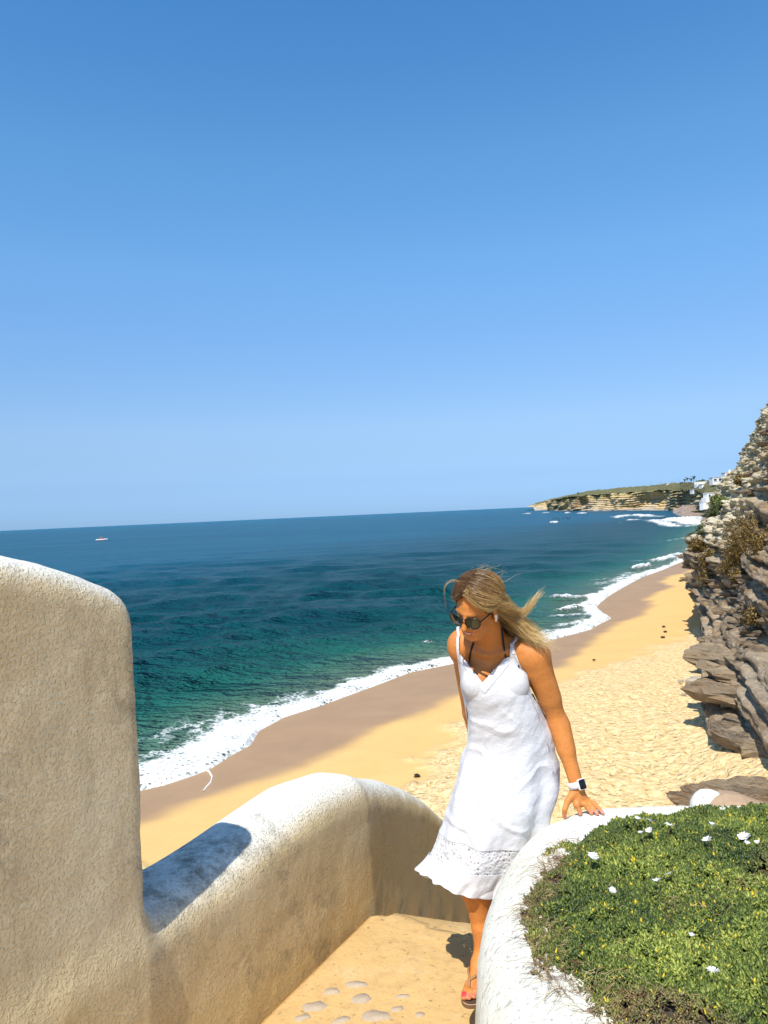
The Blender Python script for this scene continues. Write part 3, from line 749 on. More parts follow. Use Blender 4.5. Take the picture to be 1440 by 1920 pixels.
# boat and surfers
hull = flat('hull_mat', (.75, .74, .72), .4); redm = flat('red_mat', (.45, .05, .04), .5)
p = G(191, 1013, SEA); bt_ = empty('motorboat', (p[0], p[1], SEA), label='small white motorboat with a red cabin far out on the sea at the left', cat='boat')
bt_.rotation_euler = (0, 0, .2)
V = []; L = 4.2
for i in range(9):
    s = -1 + 2 * i / 8; wd = 1.25 * (1 - max(s, 0) ** 2.2) ** .5 if s > 0 else 1.25
    for (u, z) in ((-1, .95), (-.9, .1), (0, -.5), (.9, .1), (1, .95), (0, .75)): V.append((s * L, u * max(wd, .05), z + .25 * max(s, 0)))
mesh_obj('hull', V, grid_faces(9, 6, True), hull, bt_)
box('cabin', (-.4, 0, .75), (2.0, 1.6, 1.5), redm, bt_); box('cabin_roof', (-.4, 0, 2.253), (2.5, 1.9, .12), hull, bt_); box('windscreen', (.66, 0, 1.5), (.08, 1.4, .6), glass, bt_)
skin_d = flat('wetsuit_mat', (.03, .035, .045)); boardm = flat('board_mat', (.75, .75, .72))
hd = flat('surfer_head_mat', (.35, .2, .12))
spots = [(1037, 974.5), (1041, 973), (1046, 973.5), (1049, 975), (1056, 972.5), (1062, 971.5), (1064.5, 974), (1068, 972.5)]
lab = ['leftmost surfer waiting behind the white breaker', 'surfer second from the left behind the breaker', 'surfer third from the left above the breaker', 'surfer just above the right end of the breaker',
       'surfer alone in the gap right of the breaker', 'surfer on the upper left of the right hand cluster', 'surfer lowest in the right hand cluster', 'rightmost surfer of the lineup']
for (x, y), l in zip(spots, lab):
    p = G(x, y, SEA + .1)
    e = empty('surfer', (p[0], p[1], SEA + .15), label=l, cat='surfer', group='surfers waiting off the headland'); e.rotation_euler = (0, 0, random.uniform(-.5, .5))
    q = Sdf(); q.cap((0, 0, .1), (0, 0, .75), .28, .34, .1); q.cap((.3, 0, .65), (.42, .05, .15), .12, .1, .08); q.cap((-.3, 0, .65), (-.42, .05, .15), .12, .1, .08); q.ell((0, 0, 1.08), (.17, .18, .22), k=.06)
    g = np.arange(-.8, 1.5, .09); Vq, Fz = surface_nets(q.grid(g, g, g), g, g, g); mesh_obj('body', Vq, Fz, skin_d, e)
    V = []
    for i in range(9):
        s = -1 + 2 * i / 8; wd = .3 * (1 - abs(s) ** 2.5) ** .5 + .01
        for (u, z) in ((-1, 0), (0, .05), (1, 0), (0, -.05)): V.append((u * wd, s * 1.25, z + .15 * max(s, 0) ** 2))
    mesh_obj('surfboard', V, grid_faces(9, 4, True), boardm, e)

# ================================================================== NEAR CLIFF
# plan/profile stations: (distance Y, [(z, px of the face at that height)])
st = [
 (96, [(-9.5, 1345), (-6, 1350), (-3, 1345), (0, 1350), (4, 1370), (8, 1400), (14, 1470)]),
 (70, [(-9.5, 1335), (-7.6, 1325), (-5, 1305), (-3.1, 1300), (-1.2, 1318), (.8, 1336), (2.6, 1348), (3.6, 1362), (4.4, 1385), (6, 1410), (10, 1440), (15, 1475)]),
 (60, [(-9.5, 1342), (-7.0, 1330), (-5.9, 1318), (-4.5, 1292), (-3.6, 1284), (-2.6, 1286), (-1.6, 1306), (-.4, 1322), (.9, 1342), (2.0, 1356), (3.2, 1366), (4.2, 1398), (6.3, 1430), (8.6, 1441), (14, 1470)]),
 (50, [(-9.5, 1348), (-7.8, 1336), (-6.3, 1336), (-5, 1338), (-3, 1340), (-1.5, 1352), (.5, 1372), (2.5, 1400), (3.8, 1425), (6.5, 1446), (12, 1480)]),
 (41, [(-9.5, 1350), (-7.9, 1334), (-7.0, 1326), (-6.2, 1335), (-5, 1362), (-4.1, 1372), (-2.5, 1385), (-1, 1400), (1, 1425), (4, 1455), (10, 1490)]),
 (34, [(-9.5, 1360), (-8.3, 1352), (-7.7, 1345), (-7.1, 1322), (-6.4, 1316), (-6.0, 1345), (-5.2, 1352), (-4.4, 1372), (-3.4, 1402), (-1.5, 1430), (1, 1460), (8, 1500)]),
 (29, [(-9.5, 1400), (-8.3, 1395), (-7.9, 1375), (-7.4, 1352), (-6.7, 1352), (-6.4, 1392), (-5.6, 1412), (-4, 1440), (-1, 1480), (6, 1530)]),
 (25.5, [(-9.5, 1440), (-8.4, 1425), (-8.0, 1412), (-7.4, 1440), (-6, 1455), (-3, 1480), (4, 1540)]),
 (22.5, [(-9.5, 1345), (-8.6, 1330), (-8.2, 1330), (-7.9, 1360), (-7.7, 1420), (-7.4, 1480), (-5, 1500), (2, 1560)]),
 (19, [(-9.5, 1275), (-8.8, 1285), (-8.3, 1290), (-8.0, 1310), (-7.8, 1420), (-7.6, 1480), (-6, 1520), (2, 1580)]),
 (15, [(-9.5, 1250), (-8.4, 1300), (-7.7, 1330), (-7.4, 1440), (-7.0, 1500), (-5, 1560), (2, 1620)])]
Zl = np.linspace(-9.5, 10, 330)
Ys = np.array([s[0] for s in st], float)[::-1]
Xs = []
for Y, pr in st[::-1]:
    z_, px_ = zip(*pr); pxs = np.interp(Zl, z_, px_)
    # pixel of (z, Y) depends on the row because of the roll
    xx = []
    for zz, pp in zip(Zl, pxs):
        v = (zz - CAM[2]) / Y * FPX; row = 960 - v - (pp - 720) * _s
        xx.append(J(pp, row, Y)[0])
    Xs.append(xx)
Xs = np.array(Xs)
Yl = 1 / np.linspace(1 / 15.0, 1 / 96.0, 420)
XF = np.array([np.interp(Yl, Ys, Xs[:, k]) for k in range(len(Zl))])          # (z, Y)
YG, ZG = np.meshgrid(Yl, Zl)
def cliff_surf(Y, z):
    """face point for distance and height"""
    i = np.clip(np.interp(z, Zl, np.arange(len(Zl))), 0, len(Zl) - 1.001); j = np.clip(np.interp(Y, Yl, np.arange(len(Yl))), 0, len(Yl) - 1.001)
    i0 = i.astype(int); j0 = j.astype(int); a = i - i0; b = j - j0
    return XF[i0, j0] * (1 - a) * (1 - b) + XF[i0 + 1, j0] * a * (1 - b) + XF[i0, j0 + 1] * (1 - a) * b + XF[i0 + 1, j0 + 1] * a * b
P = np.stack([XF, YG, ZG], -1)
tz = ZG + .05 * XF - .012 * YG + .5 * vnoise(P * .09)          # gently dipping beds
big = fbm(P * np.array([.22, .22, .5]), 4)
def beds(t, th):
    q = t / th; f = np.floor(q); fr = q - f
    r1 = _h(f, f * 0, f * 0 + 3)
    return (r1 - .5) * (np.minimum(1, np.minimum(fr, 1 - fr) * 9))
bb = beds(tz + .12 * vnoise(P * .9), .62) * 2.3 + beds(tz + .08 * vnoise(P * 1.7), .23) * 1.25
brk_ = fbm(P * np.array([.9, .9, 3.0]), 4)
sc_y = np.clip(YG / 48, .55, 1.15)
up = sstep(-2.5, -.3, ZG - .0) * sstep(40, 48, YG)               # crumbly upper part has no clear beds
dx = (bb * (1 - .65 * up) + .35 * brk_ * (.6 + up * 1.2)) * sc_y * .95 + big * .55 * sc_y
sandz, _ = beach_z(P[..., :2])
X2 = XF - dx * .8
Y2 = YG - dx * .5 * sc_y
V = np.stack([X2, Y2, ZG + .10 * brk_ * sc_y], -1)
# top and back so that it is a solid hill
back = []
for k, (ox, oz) in enumerate(((3, .6), (12, 1.5), (60, 3), (60, -20))):
    r = V[-1].copy(); r[:, 0] += ox; r[:, 2] += oz; back.append(r[None])
V = np.concatenate([V] + back); mrow = len(V)
# the near end turns inland, so the cliff is solid there too
ends = []
for ox, oy in ((70, 2), (30, 1), (8, .3)):
    e_ = V[:, :1].copy(); e_[..., 0] += ox; e_[..., 1] -= oy; ends.append(e_)
V = np.concatenate(ends + [V], 1)
dry_ = sstep(.1, .6, fbm(P * np.array([.28, .28, .5]) + 31, 3))
n = NT('cliff_mat')
Tz = n.n.new('ShaderNodeSeparateXYZ'); n.l(n.tc, Tz.inputs[0])
upA = n.attr('up')
l1 = n.noise(1, 6, .7, vec=n.mapping((.16, .16, 3.4), (.012, -.05, 0)))
l2 = n.noise(1, 4, .65, vec=n.mapping((.5, .5, 11), (.012, -.05, 0)))
c = n.ramp(l1, [(.28, (.05, .042, .04)), (.40, (.20, .155, .11)), (.48, (.46, .34, .21)), (.58, (.72, .60, .44)), (.70, (.14, .11, .09))])
c = n.mix(.45, c, n.ramp(l2, [(.35, (.06, .045, .035)), (.6, (.56, .42, .28))]))
lo_ = n.ramp(n.noise(.9, 6, .7), [(.33, (.40, .31, .17)), (.46, (.70, .59, .36)), (.60, (.82, .76, .60)), (.72, (.42, .32, .16))])
c = n.mix(upA, c, lo_)
c = n.mix(n.ramp(n.noise(.35, 5, .7), [(.50, 0), (.66, .7)]), c, (.48, .28, .10))
rockh = n.math('ADD', n.math('MULTIPLY', l2, .5), n.math('ADD', n.math('MULTIPLY', n.noise(2.2, 8, .72), .9), n.math('MULTIPLY', n.noise(.8, 5, .6), 1.0)))
cliffm = n.set(c, .93, n.bump(rockh, 1.0, .45), spec=.12)
upf = np.concatenate([up, np.repeat(up[-1:] * 0 + .6, 4, 0)]); upf = np.concatenate([upf[:, :1]] * 3 + [upf], 1)
cliff = empty('sea_cliff', (26, 50, -9), label='tall layered rock cliff rising from the sand at the right edge of the beach', cat='cliff')
cf = mesh_obj('rock_face', V.reshape(-1, 3), grid_faces(mrow, V.shape[1]), cliffm, cliff, attrs={'up': ('FLOAT', upf)})
cf.matrix_parent_inverse = Matrix.Translation((-26, -50, 9))

# slabs of rock standing out of the face, one object each
def slab_mesh(seed, lx, ly, lz):
    r = np.random.default_rng(seed); nu, nv = 20, 7
    V = []
    for k in range(nv):
        f = (k / (nv - 1)) * 2 - 1; prof = 1 - .26 * abs(f) ** 4 - .12 * (hash01(seed, k) )
        for i in range(nu):
            th = 6.283 * i / nu; rr = (abs(math.cos(th)) ** 5 + abs(math.sin(th)) ** 5) ** (-1 / 5) * .88 * (1 + .14 * (hash01(seed * 31 + i, 7) - .5) * 2)
            q = np.array([math.cos(th) * rr, math.sin(th) * rr, f])
            w = 1 + .30 * fbm(np.array([[q[0] * 1.3, q[1] * 1.3, seed * 3.1 + f * .5]]), 4)[0] + .05 * (round(2 * vnoise(np.array([[q[0] * 2, q[1] * 2, seed + f * 2.6]]))[0]) )
            V.append((q[0] * lx * prof * w, q[1] * ly * prof * w, f * lz + lz * .35 * fbm(np.array([[q[0] * 2.2, q[1] * 2.2, seed + 2 * f]]), 3)[0]))
    Fq = [tuple(f) for f in grid_faces(nv, nu, True)] + [tuple(range(nu - 1, -1, -1)), tuple(range(nu * (nv - 1), nu * nv))]
    return V, Fq
n = NT('slab_mat')
oi = n.n.new('ShaderNodeObjectInfo').outputs['Random']
c = n.ramp(oi, [(0, (.25, .175, .12)), (.3, (.50, .34, .20)), (.55, (.72, .56, .36)), (.8, (.44, .25, .115)), (1, (.62, .44, .26))])
c = n.mix(n.ramp(n.noise(2.2, 7, .7, vec=n.mapping((1, 1, 3.5))), [(.42, 0), (.6, .8)]), c, (.72, .58, .40))
c = n.mix(n.ramp(n.noise(3.1, 7, .7, vec=n.mapping((1, 1, 4))), [(.54, 0), (.64, .85)]), c, (.20, .12, .07))
slabm = n.set(c, .9, n.bump(n.math('ADD', n.noise(1.8, 8, .74, vec=n.mapping((1, 1, 7))), n.math('MULTIPLY', n.noise(6, 6, .7), .4)), 1.0, .55), spec=.15)
protos = []
for s in range(9):
    V, Fq = slab_mesh(s + 1, 1, 1, 1)
    o = mesh_obj('rock_slab', V, Fq, slabm, cliff, smooth=False); protos.append(o)
used = [False] * 9
def place(proto_i, loc, sc, rot):
    p = protos[proto_i]
    if not used[proto_i]: used[proto_i] = True; o = p
    else: o = p.copy(); COL.objects.link(o); o.parent = cliff
    o.location = np.array(loc) - np.array([26, 50, -9]); o.scale = sc; o.rotation_euler = rot
    return o
# the big ledges of the near outcrop, placed by hand: pixel centre, distance, half sizes
for i, (x, y, Y, lx, ly, lz, rz, ry) in enumerate([
    (1392, 1238, 33, 1.7, 2.2, .42, .2, .10), (1408, 1268, 31.5, 2.0, 1.6, .30, -.1, .12), (1375, 1300, 30.5, 1.45, 2.0, .40, .1, .10), (1352, 1288, 31.5, .75, 1.1, .26, .4, .08),
    (1425, 1312, 29.5, 1.6, 1.4, .35, .3, .08), (1412, 1352, 29.0, 1.1, 1.2, .18, -.2, .06), (1400, 1366, 28.2, .6, .8, .12, .2, .02), (1392, 1388, 27.6, .95, 1.5, .33, .1, .10), (1430, 1398, 26.8, 1.2, 1.4, .40, -.1, .10),
    (1430, 1215, 34, 1.2, 1.4, .35, 0, .08), (1345, 1222, 38, .7, 1.3, .20, .3, .05), (1348, 1203, 40, .8, 1.3, .18, 0, .05),
    (1330, 1497, 20.5, .75, .8, .22, .3, .10), (1372, 1486, 21.5, 1.0, .7, .25, -.2, .0), (1420, 1484, 21.5, .9, .8, .22, .2, .05), (1296, 1507, 19.5, .35, .6, .15, .5, .2), (1410, 1510, 19, .9, .6, .14, .1, .0)]):
    place(i % 9, J(x, y, Y), (lx, ly, lz), (random.uniform(-.05, .05), ry, rz))
k = 0; r = np.random.default_rng(5)
tries = 0
while k < 262 and tries < 20000:
    tries += 1
    Y = 1 / r.uniform(1 / 66, 1 / 30); z = r.uniform(-8.4, 6.5) if r.random() < .35 else r.uniform(-8.4, -1.0)
    if z > -2 and Y < 44: continue
    if z > -1.5 and r.random() < .5: continue
    X = float(cliff_surf(np.array([Y]), np.array([z]))[0])
    if X / Y > .53: continue
    s = (.16 + .42 * r.random() ** 2) * Y / 42
    place(int(r.integers(9)), (X + s * .2, Y, z), (s * r.uniform(.7, 1.2), s * r.uniform(1.0, 2.6), s * r.uniform(.18, .42)), (r.uniform(-.08, .08), .05 + r.uniform(-.08, .08), r.uniform(-.5, .5)))
    k += 1
# dry and green bushes growing on the cliff
def mixbush(px, py, R, seed, label, green, nl=900, leaf=.085, sq=.8, off=-.1):
    # find the face under this pixel
    best = None
    for Y in np.linspace(24, 92, 700):
        p = J(px, py, Y)
        if p[2] < -9.4 or p[2] > 9.9: continue
        if p[0] > float(cliff_surf(np.array([Y]), np.array([p[2]]))[0]): best = p; break
    if best is None: best = J(px, py, 60)
    e = empty('cliff_bush', best + np.array([off, 0, 0]), label=label, cat='bush', group='bushes growing on the cliff')
    R *= .8; V, Fq, v = crown_mesh(R, nl, leaf * best[1] / 55, sq, seed, .25); mesh_obj('foliage', V, Fq, green, e, smooth=False, attrs={'v': ('FLOAT', v)})
    V = []; Fq = []
    for q in range(14):
        d = np.random.default_rng(seed + q).normal(size=3); d[2] = abs(d[2]); d /= np.linalg.norm(d); b0 = len(V); a = np.cross(d, (0, 0, 1.)); a /= np.linalg.norm(a); b = np.cross(a, d)
        for t_, rr in ((-.1, .04), (1.0, .012)):
            for m_ in range(3): V.append(d * R * t_ * 1.1 + (a * math.cos(m_ * 2.09) + b * math.sin(m_ * 2.09)) * rr)
        Fq += [(b0 + m_, b0 + (m_ + 1) % 3, b0 + 3 + (m_ + 1) % 3, b0 + 3 + m_) for m_ in range(3)]
    mesh_obj('twigs', V, Fq, bark, e)
n = NT('dry_bush_mat'); drym = n.set(n.ramp(n.attr('v'), [(0, (.04, .026, .010)), (.4, (.12, .075, .022)), (.75, (.22, .145, .04)), (1, (.36, .28, .12))]), .8, spec=.15)
n = NT('green_bush_mat'); grm = n.set(n.ramp(n.attr('v'), [(0, (.03, .05, .012)), (.5, (.10, .14, .03)), (1, (.30, .34, .10))]), .7, spec=.2)
for (px, py, R, m_, l) in [(1415, 1000, 1.9, drym, 'largest brown dry bush at the right edge of the cliff'), (1398, 1032, 1.6, drym, 'brown dry bush hanging below the largest one'), (1436, 1020, 1.6, drym, 'brown bush cut by the right edge of the frame'),
                           (1320, 1022, 1.2, drym, 'dry bush at the left brow of the cliff'), (1305, 1012, .8, drym, 'small dry bush on the very edge of the brow'), (1340, 1050, 1.3, drym, 'olive brown bush below the brow bushes'), (1338, 1085, 1.2, drym, 'drooping dry bush lowest on the shaded beds'),
                           (1378, 1062, 1.0, drym, 'brown bush between the brow and the large bush'), (1390, 1080, .7, drym, 'small brown tuft above the dark recess'),
                           (1352, 944, .9, grm, 'bright green succulent clump near the top of the cliff'), (1344, 940, .6, grm, 'small green clump left of the bright succulent'), (1362, 941, .55, grm, 'small green clump right of the bright succulent'), (1350, 958, .9, scrubm, 'dark bush under the bright succulent clump'),
                           (1342, 968, .8, scrubm, 'dark leafy bush at the shoulder of the cliff'), (1325, 997, .8, scrubm, 'dark green bush on the sloping cliff shoulder'), (1311, 1003, .5, scrubm, 'little green bush left on the cliff shoulder'),
                           (1425, 1155, .8, drym, 'brown tuft in the shaded recess of the cliff'), (1392, 900, .6, drym, 'dry tuft on the cliff skyline')]:
    mixbush(px, py, R, int(px * 3 + py), l, m_, nl=int(900 + 2600 * R))
# small stones scattered on the sand
n = NT('beach_stone_mat'); bsm = n.set(n.mix(n.noise(5, 5), (.30, .25, .19), (.62, .54, .42)), .9, n.bump(n.noise(6, 5), .8, .08), spec=.1)
bp = None
names = ['pale stone lying highest on the sand near the cliff', 'flat pale boulder half buried beside the cliff foot', 'pale rounded stone lowest of the sand stones', 'pale stone left of the lowest ones', 'small pale stone beside the cliff shadow', 'stone close under the ledge', 'grey stone on the slope of sand', 'dark stone beside the worn sand path', 'pale stone nearest to the overhanging ledge', 'sandy stone on the lower slope']
for i, ((x, y, s), l) in enumerate(zip([(1307, 1272, .32), (1300, 1278, .5), (1318, 1376, .22), (1300, 1382, .28), (1305, 1390, .2), (1322, 1354, .2), (1282, 1302, .16), (1276, 1277, .16), (1350, 1340, .2), (1290, 1290, .15)], names)):
    p = G(x, y, -8.3); zz, _ = beach_z(np.array([p[:2]])); p = G(x, y, zz[0] + .25)
    if bp is None:
        V, Fq = slab_mesh(4, 1, .8, .35); o = bp = mesh_obj('beach_stone', V, Fq, bsm)
    else: o = bp.copy(); COL.objects.link(o)
    o.location = p; o.scale = (s, s, s); o.rotation_euler = (0, 0, i * 1.3); tag(o, l, 'stone', 'stones lying on the sand by the cliff')
# driftwood and seaweed bits
dk = flat('weed_mat', (.05, .04, .03)); dp = None
dl = ['uppermost dark seaweed scrap on the smooth sand', 'dark seaweed scrap in the middle of the row', 'lowest dark seaweed scrap of the row', 'dark clump at the edge of the footprints left of the woman', 'dark scrap on the footprint edge right of her shoulder', 'dark scrap on the far sand near the cliff tip']
for i, ((x, y, s), l) in enumerate(zip([(1244.5, 1174.5, .16), (1247.5, 1184, .16), (1243, 1194.5, .18), (782, 1454, .14), (1114, 1237, .12), (1277, 1089, .3)], dl)):
    p = G(x, y, -8.6); zz, _ = beach_z(np.array([p[:2]])); p = G(x, y, zz[0] + .12)
    if dp is None:
        V, Fq, v = crown_mesh(1, 60, .45, .4, 3, .2); o = dp = mesh_obj('seaweed', V, Fq, dk, smooth=False)
    else: o = dp.copy(); COL.objects.link(o)
    o.location = p; o.scale = (s, s, s); tag(o, l, 'seaweed', 'dark scraps on the sand')
# ================================================================== PLANTER WITH SUCCULENT MAT
PL = np.array([[.10, .9], [.165, 1.5], [.205, 2.05], [.245, 2.32], [.335, 2.58], [.46, 2.84], [.66, 2.99], [.9, 3.02], [1.6, 2.92], [2.4, 2.75], [2.6, .9]])
def poly_inside_sd(P, L):
    """signed distance to a closed plan polygon, negative inside"""
    P = P[..., :2]; n_ = len(L); best = np.full(P.shape[:-1], 1e9); ins = np.zeros(P.shape[:-1], bool)
    for i in range(n_):
        a, b = L[i], L[(i + 1) % n_]; ab = b - a; t = np.clip(((P - a) @ ab) / (ab @ ab), 0, 1)
        best = np.minimum(best, ((P - a - t[..., None] * ab) ** 2).sum(-1))
        c = ((a[1] > P[..., 1]) != (b[1] > P[..., 1])) & (P[..., 0] < (b[0] - a[0]) * (P[..., 1] - a[1]) / (b[1] - a[1] + 1e-12) + a[0])
        ins ^= c
    return np.sqrt(best) * np.where(ins, -1, 1)
def chaikin(L, it=2, closed=False):
    for _ in range(it):
        n_ = len(L); out = []
        for i in range(n_ if closed else n_ - 1):
            a, b = L[i], L[(i + 1) % n_]; out += [a * .75 + b * .25, a * .25 + b * .75]
        L = np.array(out)
    return L
PLS = chaikin(PL, 2, True)
def planter_f(P):
    # the plan distance is looked up on a fine table
    u = np.clip((P[..., 0] + .2) / .01, 0, 299); v = np.clip((P[..., 1] - .6) / .01, 0, 259)
    i, j = u.astype(int), v.astype(int); i = np.minimum(i, 298); j = np.minimum(j, 258); a, b = u - i, v - j
    d = PT[i, j] * (1 - a) * (1 - b) + PT[i + 1, j] * a * (1 - b) + PT[i, j + 1] * (1 - a) * b + PT[i + 1, j + 1] * a * b
    r = .17; zt = .715
    bul = -.03 * np.sin(np.clip((P[..., 2] + .05) / .75, 0, 1) * 3.14159)
    qx = d + bul + r; qz = P[..., 2] - (zt - r)
    o = np.sqrt(np.maximum(qx, 0) ** 2 + np.maximum(qz, 0) ** 2) + np.minimum(np.maximum(qx, qz), 0) - r
    return o
_gx, _gy = np.meshgrid(np.arange(300) * .01 - .2, np.arange(260) * .01 + .6, indexing='ij')
PT = poly_inside_sd(np.stack([_gx, _gy], -1), PLS)
ps = Sdf(); ps.add(planter_f, (0, .8, -2.2), (2.7, 3.0, .75), 0)
ax_ = (np.arange(-.02, 1.9, .0165), np.arange(1.2, 3.05, .0165), np.arange(-1.2, .78, .0165))
V, Fq = surface_nets(ps.grid(*ax_, far=.1), *ax_)
V = V + .0035 * fbm(V * 7, 4)[:, None]
planter = mesh_obj('planter_wall', V, Fq, wstucco, label='thick rounded white stucco planter wall filled with green succulents beside the landing', cat='planter')
# the ground inside the mat follows a low mound
VB = np.array([G(x, y, .735)[:2] for x, y in [(1160, 1532), (1110, 1552), (1075, 1575), (1040, 1600), (1010, 1632), (995, 1665), (985, 1700), (990, 1740), (1000, 1775), (1030, 1815), (1060, 1850), (1100, 1885), (1130, 1915)]]
              + [(.40, 1.4), (.38, .95), (2.5, .95), (2.5, 2.65), (1.6, 2.76), (1.1, 2.80), (.93, 2.79)])
def mat_d(P): return poly_inside_sd(P, VB)
def mound(P, d): return .715 + .035 * sstep(0, -.12, d) + .03 * sstep(-.05, -.5, d) + .012 * fbm(np.asarray(P)[..., :2] * 5, 3)
soilm = flat('soil_mat', (.06, .045, .03), .9)
gx_, gy_ = np.meshgrid(np.linspace(.25, 1.9, 90), np.linspace(1.25, 2.85, 90)); Pg = np.stack([gx_, gy_], -1); dg = mat_d(Pg)
zg = np.where(dg < -.02, mound(Pg, dg) - .018, .66)
fs_ = grid_faces(90, 90); fs_ = fs_[(dg.reshape(-1)[fs_] < .0).all(1)]
mesh_obj('soil', np.stack([gx_, gy_, zg], -1).reshape(-1, 3), fs_, soilm, planter)

def leaf_cloud(N, seed, pts, dens_col):
    pass
r = np.random.default_rng(3)
def sample_mat(N, dmax, dmin=-9, pw=1.0):
    out = []
    while sum(map(len, out)) < N:
        P = np.stack([r.uniform(.22, 1.85, N), r.uniform(1.28, 2.86, N)], -1)
        # nothing beyond the frame edge by more than a little, or under the camera
        P = P[(P[:, 0] / P[:, 1] < .66) & (P[:, 1] > 1.30)]
        d = mat_d(P); nzz = .035 * fbm(P * 6, 3)
        P = P[(d + nzz < dmax) & (d + nzz > dmin)]; out.append(P)
    return np.concatenate(out)[:N]
NS = 21000
P = sample_mat(NS, .005); d = mat_d(P); z = mound(P, d)
brown = .75 * sstep(-.11, .02, d + .07 * fbm(P * 4.0 + 3, 3)) * sstep(2.6, 2.3, P[:, 1] + .0)
brown = np.maximum(brown, sstep(.30, .75, fbm(P * 1.9 + 9, 4) * .7 + .55 * sstep(2.05, 1.6, P[:, 1] + .25 * P[:, 0]) - .15))
keep = r.random(NS) > brown * .45
P, d, z, brown = P[keep], d[keep], z[keep], brown[keep]; NS = len(P)
nl = 7
# a sprig: a ring of short fat leaves that curve upward
az = r.uniform(0, 6.283, (NS, 1)) + np.arange(nl)[None, :] * 2.4 + r.normal(0, .3, (NS, nl))
el = r.uniform(.0, 1.2, (NS, nl)); L = r.uniform(.009, .0165, (NS, nl)) * (1 - .25 * brown[:, None])
tilt = r.normal(0, .35, (NS, 1, 2))
D = np.stack([np.cos(az) * np.cos(el), np.sin(az) * np.cos(el), np.sin(el)], -1)
D[..., :2] += tilt * .6; D /= np.linalg.norm(D, axis=-1, keepdims=True)
base = np.stack([P[:, 0], P[:, 1], z - .008 + .008 * r.random(NS) + .019 * fbm(P * 15, 2)], -1)[:, None, :] + np.zeros((1, nl, 1))
base = base + D * .002; base[..., 2] += r.uniform(-.006, .006, (NS, nl))
side = np.cross(D, np.array([0, 0, 1.0])); side /= np.linalg.norm(side, axis=-1, keepdims=True); upv = np.cross(side, D)
wl_ = L * r.uniform(.24, .36, L.shape)
def pt(t, s, u): return base + D * (L * t)[..., None] + side * (wl_ * s)[..., None] + upv * (wl_ * u)[..., None] + np.array([0, 0, 1.]) * (L * .18 * t * t)[..., None]
VV = np.stack([pt(0, .5, 0), pt(0, -.5, 0), pt(.6, 1, .3), pt(.6, -1, .3), pt(.6, 0, -.9), pt(1, 0, .1)], 2).reshape(-1, 3)
nL = NS * nl; o6 = (np.arange(nL) * 6)[:, None]
FT = np.concatenate([o6 + np.array([[0, 1, 3]]), o6 + np.array([[0, 3, 2]]), o6 + np.array([[2, 3, 5]]), o6 + np.array([[0, 2, 4]]), o6 + np.array([[1, 4, 3]]), o6 + np.array([[2, 5, 4]]), o6 + np.array([[3, 4, 5]])])
hue = r.random((NS, nl)) * .55 + r.random((NS, 1)) * .45 + .25 * fbm(P * 7, 3)[:, None]
yel = (r.random((NS, nl)) < .012) | (r.random((NS, 1)) < .006)
g1, g2, g3 = np.array([.014, .034, .008]), np.array([.115, .155, .022]), np.array([.36, .40, .075])
hh_ = np.clip(hue, 0, 1)[..., None]
col = np.where(hh_ < .6, g1 + (g2 - g1) * hh_ / .6, g2 + (g3 - g2) * (hh_ - .6) / .4)
br_ = brown[:, None, None] * r.random((NS, nl, 1)) ** .5
col = col * (1 - br_) + np.array([.17, .115, .055]) * br_ * r.uniform(.6, 1.6, (NS, nl, 1))
col = np.where(yel[..., None], np.array([.55, .42, .03]), col)
colv = np.repeat(col.reshape(-1, 3), 6, 0)
n = NT('succulent_mat')
sucm = n.set(n.attr('Col', 'Color'), .42, spec=.45, **{'Subsurface Weight': 0.0})
mat_o = mesh_obj('succulent_mat', VV, FT, sucm, smooth=True, attrs={'Col': ('FLOAT_COLOR', colv)}, kind='stuff',
                 label='dense mat of small green fleshy leaved groundcover spilling over the white planter', cat='ground cover')
# wiry brown stems, thick along the rim
def stems(N, P, d, reach, seed, lift):
    r = np.random.default_rng(seed); K = 7
    # outward direction of the rim
    e_ = .01; gx0 = mat_d(P + [e_, 0]) - mat_d(P - [e_, 0]); gy0 = mat_d(P + [0, e_]) - mat_d(P - [0, e_]); out = np.stack([gx0, gy0], -1); out /= np.linalg.norm(out, axis=1)[:, None] + 1e-9
    ang = np.arctan2(out[:, 1], out[:, 0]) + r.normal(0, 1.1, N); Ls = reach * r.uniform(.4, 1.3, N)
    pts = np.zeros((N, K, 3)); cur = np.stack([P[:, 0], P[:, 1]], -1); 
    for k_ in range(K):
        dk = mat_d(cur); zz = mound(cur, dk); rimz = .715 - np.clip(dk - .02, 0, 1) ** 2 * 3.2
        zz = np.where(dk > 0, rimz, zz); t = k_ / (K - 1)
        pts[:, k_, :2] = cur; pts[:, k_, 2] = zz + .004 + lift * np.sin(t * 3.0 + r.uniform(0, .6, N)) * r.uniform(.3, 1, N)
        ang = ang + r.normal(0, .38, N); cur = cur + np.stack([np.cos(ang), np.sin(ang)], -1) * (Ls / K)[:, None]
    w_ = r.uniform(.0004, .0009, N)[:, None, None] * (1 - .5 * np.linspace(0, 1, K))[None, :, None]
    tg = np.gradient(pts, axis=1); sd_ = np.cross(tg, [0, 0, 1.]); sd_ /= np.linalg.norm(sd_, axis=-1, keepdims=True) + 1e-9
    A = pts + sd_ * w_; B = pts - sd_ * w_; Cc = pts + np.array([0, 0, 1.]) * w_ * 1.6
    V = np.stack([A, Cc, B], 2).reshape(-1, 3); b0 = (np.arange(N) * K * 3)[:, None, None] + (np.arange(K - 1) * 3)[None, :, None]
    f1 = np.stack([b0[..., 0], b0[..., 0] + 1, b0[..., 0] + 4, b0[..., 0] + 3], -1).reshape(-1, 4); f2 = f1 + 1
    return V, np.concatenate([f1, f2])
